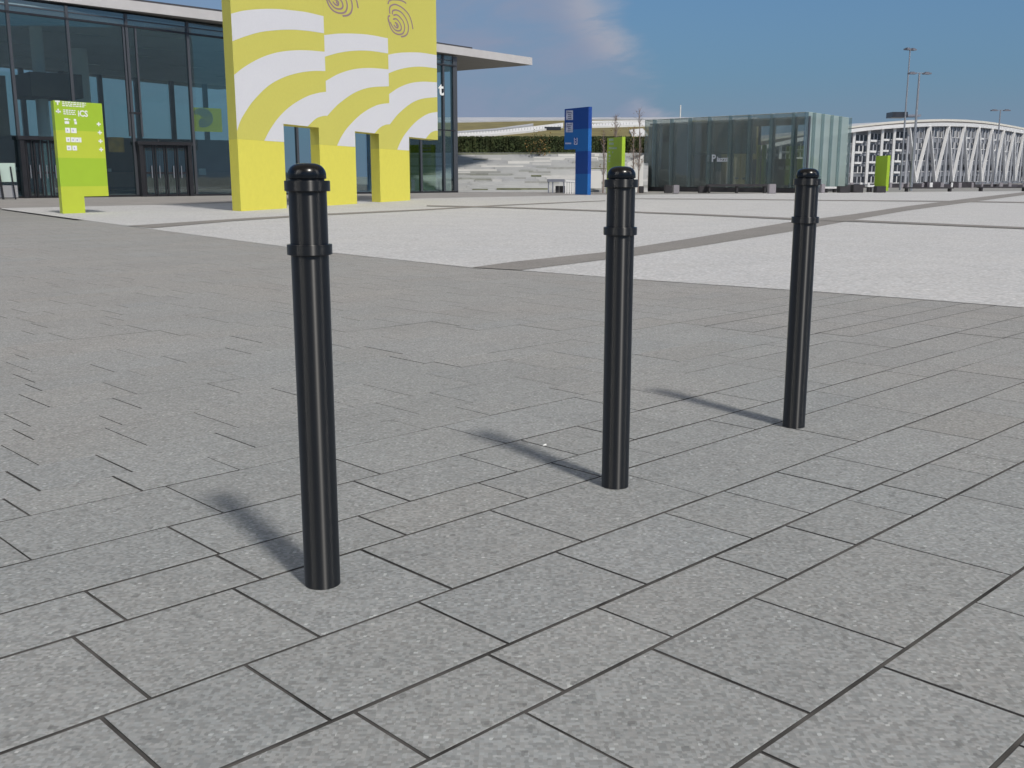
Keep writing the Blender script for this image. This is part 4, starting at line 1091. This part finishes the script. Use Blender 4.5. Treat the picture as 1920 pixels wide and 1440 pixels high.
n1 = N.new('ShaderNodeTexNoise'); n1.inputs['Scale'].default_value = 1.0; n1.inputs['Detail'].default_value = 7; n1.inputs['Roughness'].default_value = .55; n1.inputs['Distortion'].default_value = .4
L.new(cv.outputs[0], n1.inputs['Vector'])
# edge of the thin cloud sheet: azimuth limit falls with elevation
lim = mth('ADD', mth('MULTIPLY', el, -.80), .215)
dd_ = mth('SUBTRACT', lim, az)
dd_ = mth('ADD', dd_, mth('MULTIPLY', mth('SUBTRACT', n1.outputs['Fac'], .5), .10))
sheet_m = mth('MULTIPLY', mrange(dd_, -.01, .05), mrange(dd_, .55, .12, .55, 1.))
lowh = mrange(el, .10, .0, 0., .55)
ncl = mrange(n1.outputs['Fac'], .36, .62, .50, 1.)
mask = mth('MINIMUM', mth('MAXIMUM', mth('MULTIPLY', mth('MULTIPLY', sheet_m, ncl), mrange(el, .35, .12, 0., .95)), lowh), 1.)
mx = N.new('ShaderNodeMix'); mx.data_type = 'RGBA'; L.new(mask, mx.inputs['Factor'])
tint = N.new('ShaderNodeMix'); tint.data_type = 'RGBA'; tint.blend_type = 'MULTIPLY'; tint.inputs['Factor'].default_value = 1
L.new(sky.outputs[0], tint.inputs['A']); tint.inputs['B'].default_value = (.46, .71, .93, 1)
hz_ = N.new('ShaderNodeMix'); hz_.data_type = 'RGBA'; L.new(mrange(el, .32, -.02, 0., .97, False), hz_.inputs['Factor'])
L.new(tint.outputs['Result'], hz_.inputs['A']); hz_.inputs['B'].default_value = (1.25, 2.05, 3.05, 1)
L.new(hz_.outputs['Result'], mx.inputs['A']); 
wsp = N.new('ShaderNodeMix'); wsp.data_type = 'RGBA'; wsp.inputs['A'].default_value = (2.45, 2.95, 4.15, 1); wsp.inputs['B'].default_value = (3.9, 3.95, 4.6, 1)
L.new(mth('MULTIPLY', mth('MULTIPLY', mrange(dd_, -.01, .015), mrange(dd_, .075, .025)), mrange(n1.outputs['Fac'], .40, .62)), wsp.inputs['Factor'])
L.new(wsp.outputs['Result'], mx.inputs['B'])
# bright sky patches added behind the camera to put highlight streaks on the bollards
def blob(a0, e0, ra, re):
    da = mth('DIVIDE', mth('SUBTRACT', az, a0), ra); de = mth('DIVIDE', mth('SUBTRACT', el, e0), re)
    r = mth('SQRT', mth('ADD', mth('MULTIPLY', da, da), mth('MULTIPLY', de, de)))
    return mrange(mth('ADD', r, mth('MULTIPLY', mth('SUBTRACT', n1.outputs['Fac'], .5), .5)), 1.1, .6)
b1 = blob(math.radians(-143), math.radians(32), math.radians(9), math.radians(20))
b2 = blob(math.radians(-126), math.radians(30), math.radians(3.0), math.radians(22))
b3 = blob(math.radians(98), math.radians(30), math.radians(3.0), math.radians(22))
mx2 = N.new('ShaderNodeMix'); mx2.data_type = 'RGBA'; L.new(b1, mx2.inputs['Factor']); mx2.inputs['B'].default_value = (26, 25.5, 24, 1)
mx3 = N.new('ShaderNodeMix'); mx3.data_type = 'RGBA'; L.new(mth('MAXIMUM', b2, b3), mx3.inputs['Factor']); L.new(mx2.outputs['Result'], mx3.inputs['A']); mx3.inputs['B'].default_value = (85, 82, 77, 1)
# pale veil added overhead, out of view, to neutralise the blue shadow fill
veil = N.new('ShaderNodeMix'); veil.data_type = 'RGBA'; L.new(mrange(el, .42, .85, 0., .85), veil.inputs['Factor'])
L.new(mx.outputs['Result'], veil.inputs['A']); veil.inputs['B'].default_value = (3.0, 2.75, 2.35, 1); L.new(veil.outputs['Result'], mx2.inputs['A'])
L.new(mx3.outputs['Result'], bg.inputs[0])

# ------------------------------------------------------------------ camera
cam = bpy.data.cameras.new('camera'); co = bpy.data.objects.new('camera', cam); col.objects.link(co)
cam.sensor_fit = 'HORIZONTAL'; cam.sensor_width = 36; cam.lens = F/1920*36; cam.clip_end = 4000; cam.clip_start = .05
co.location = (0, 0, H); co.rotation_euler = (math.pi/2-TH, 0, 0); sc.camera = co
sc.view_settings.view_transform = 'Standard'; sc.view_settings.look = 'None'; sc.view_settings.exposure = EXPO; sc.view_settings.gamma = 1
sc.cycles.max_bounces = 8; sc.cycles.transparent_max_bounces = 24; sc.cycles.use_denoising = True
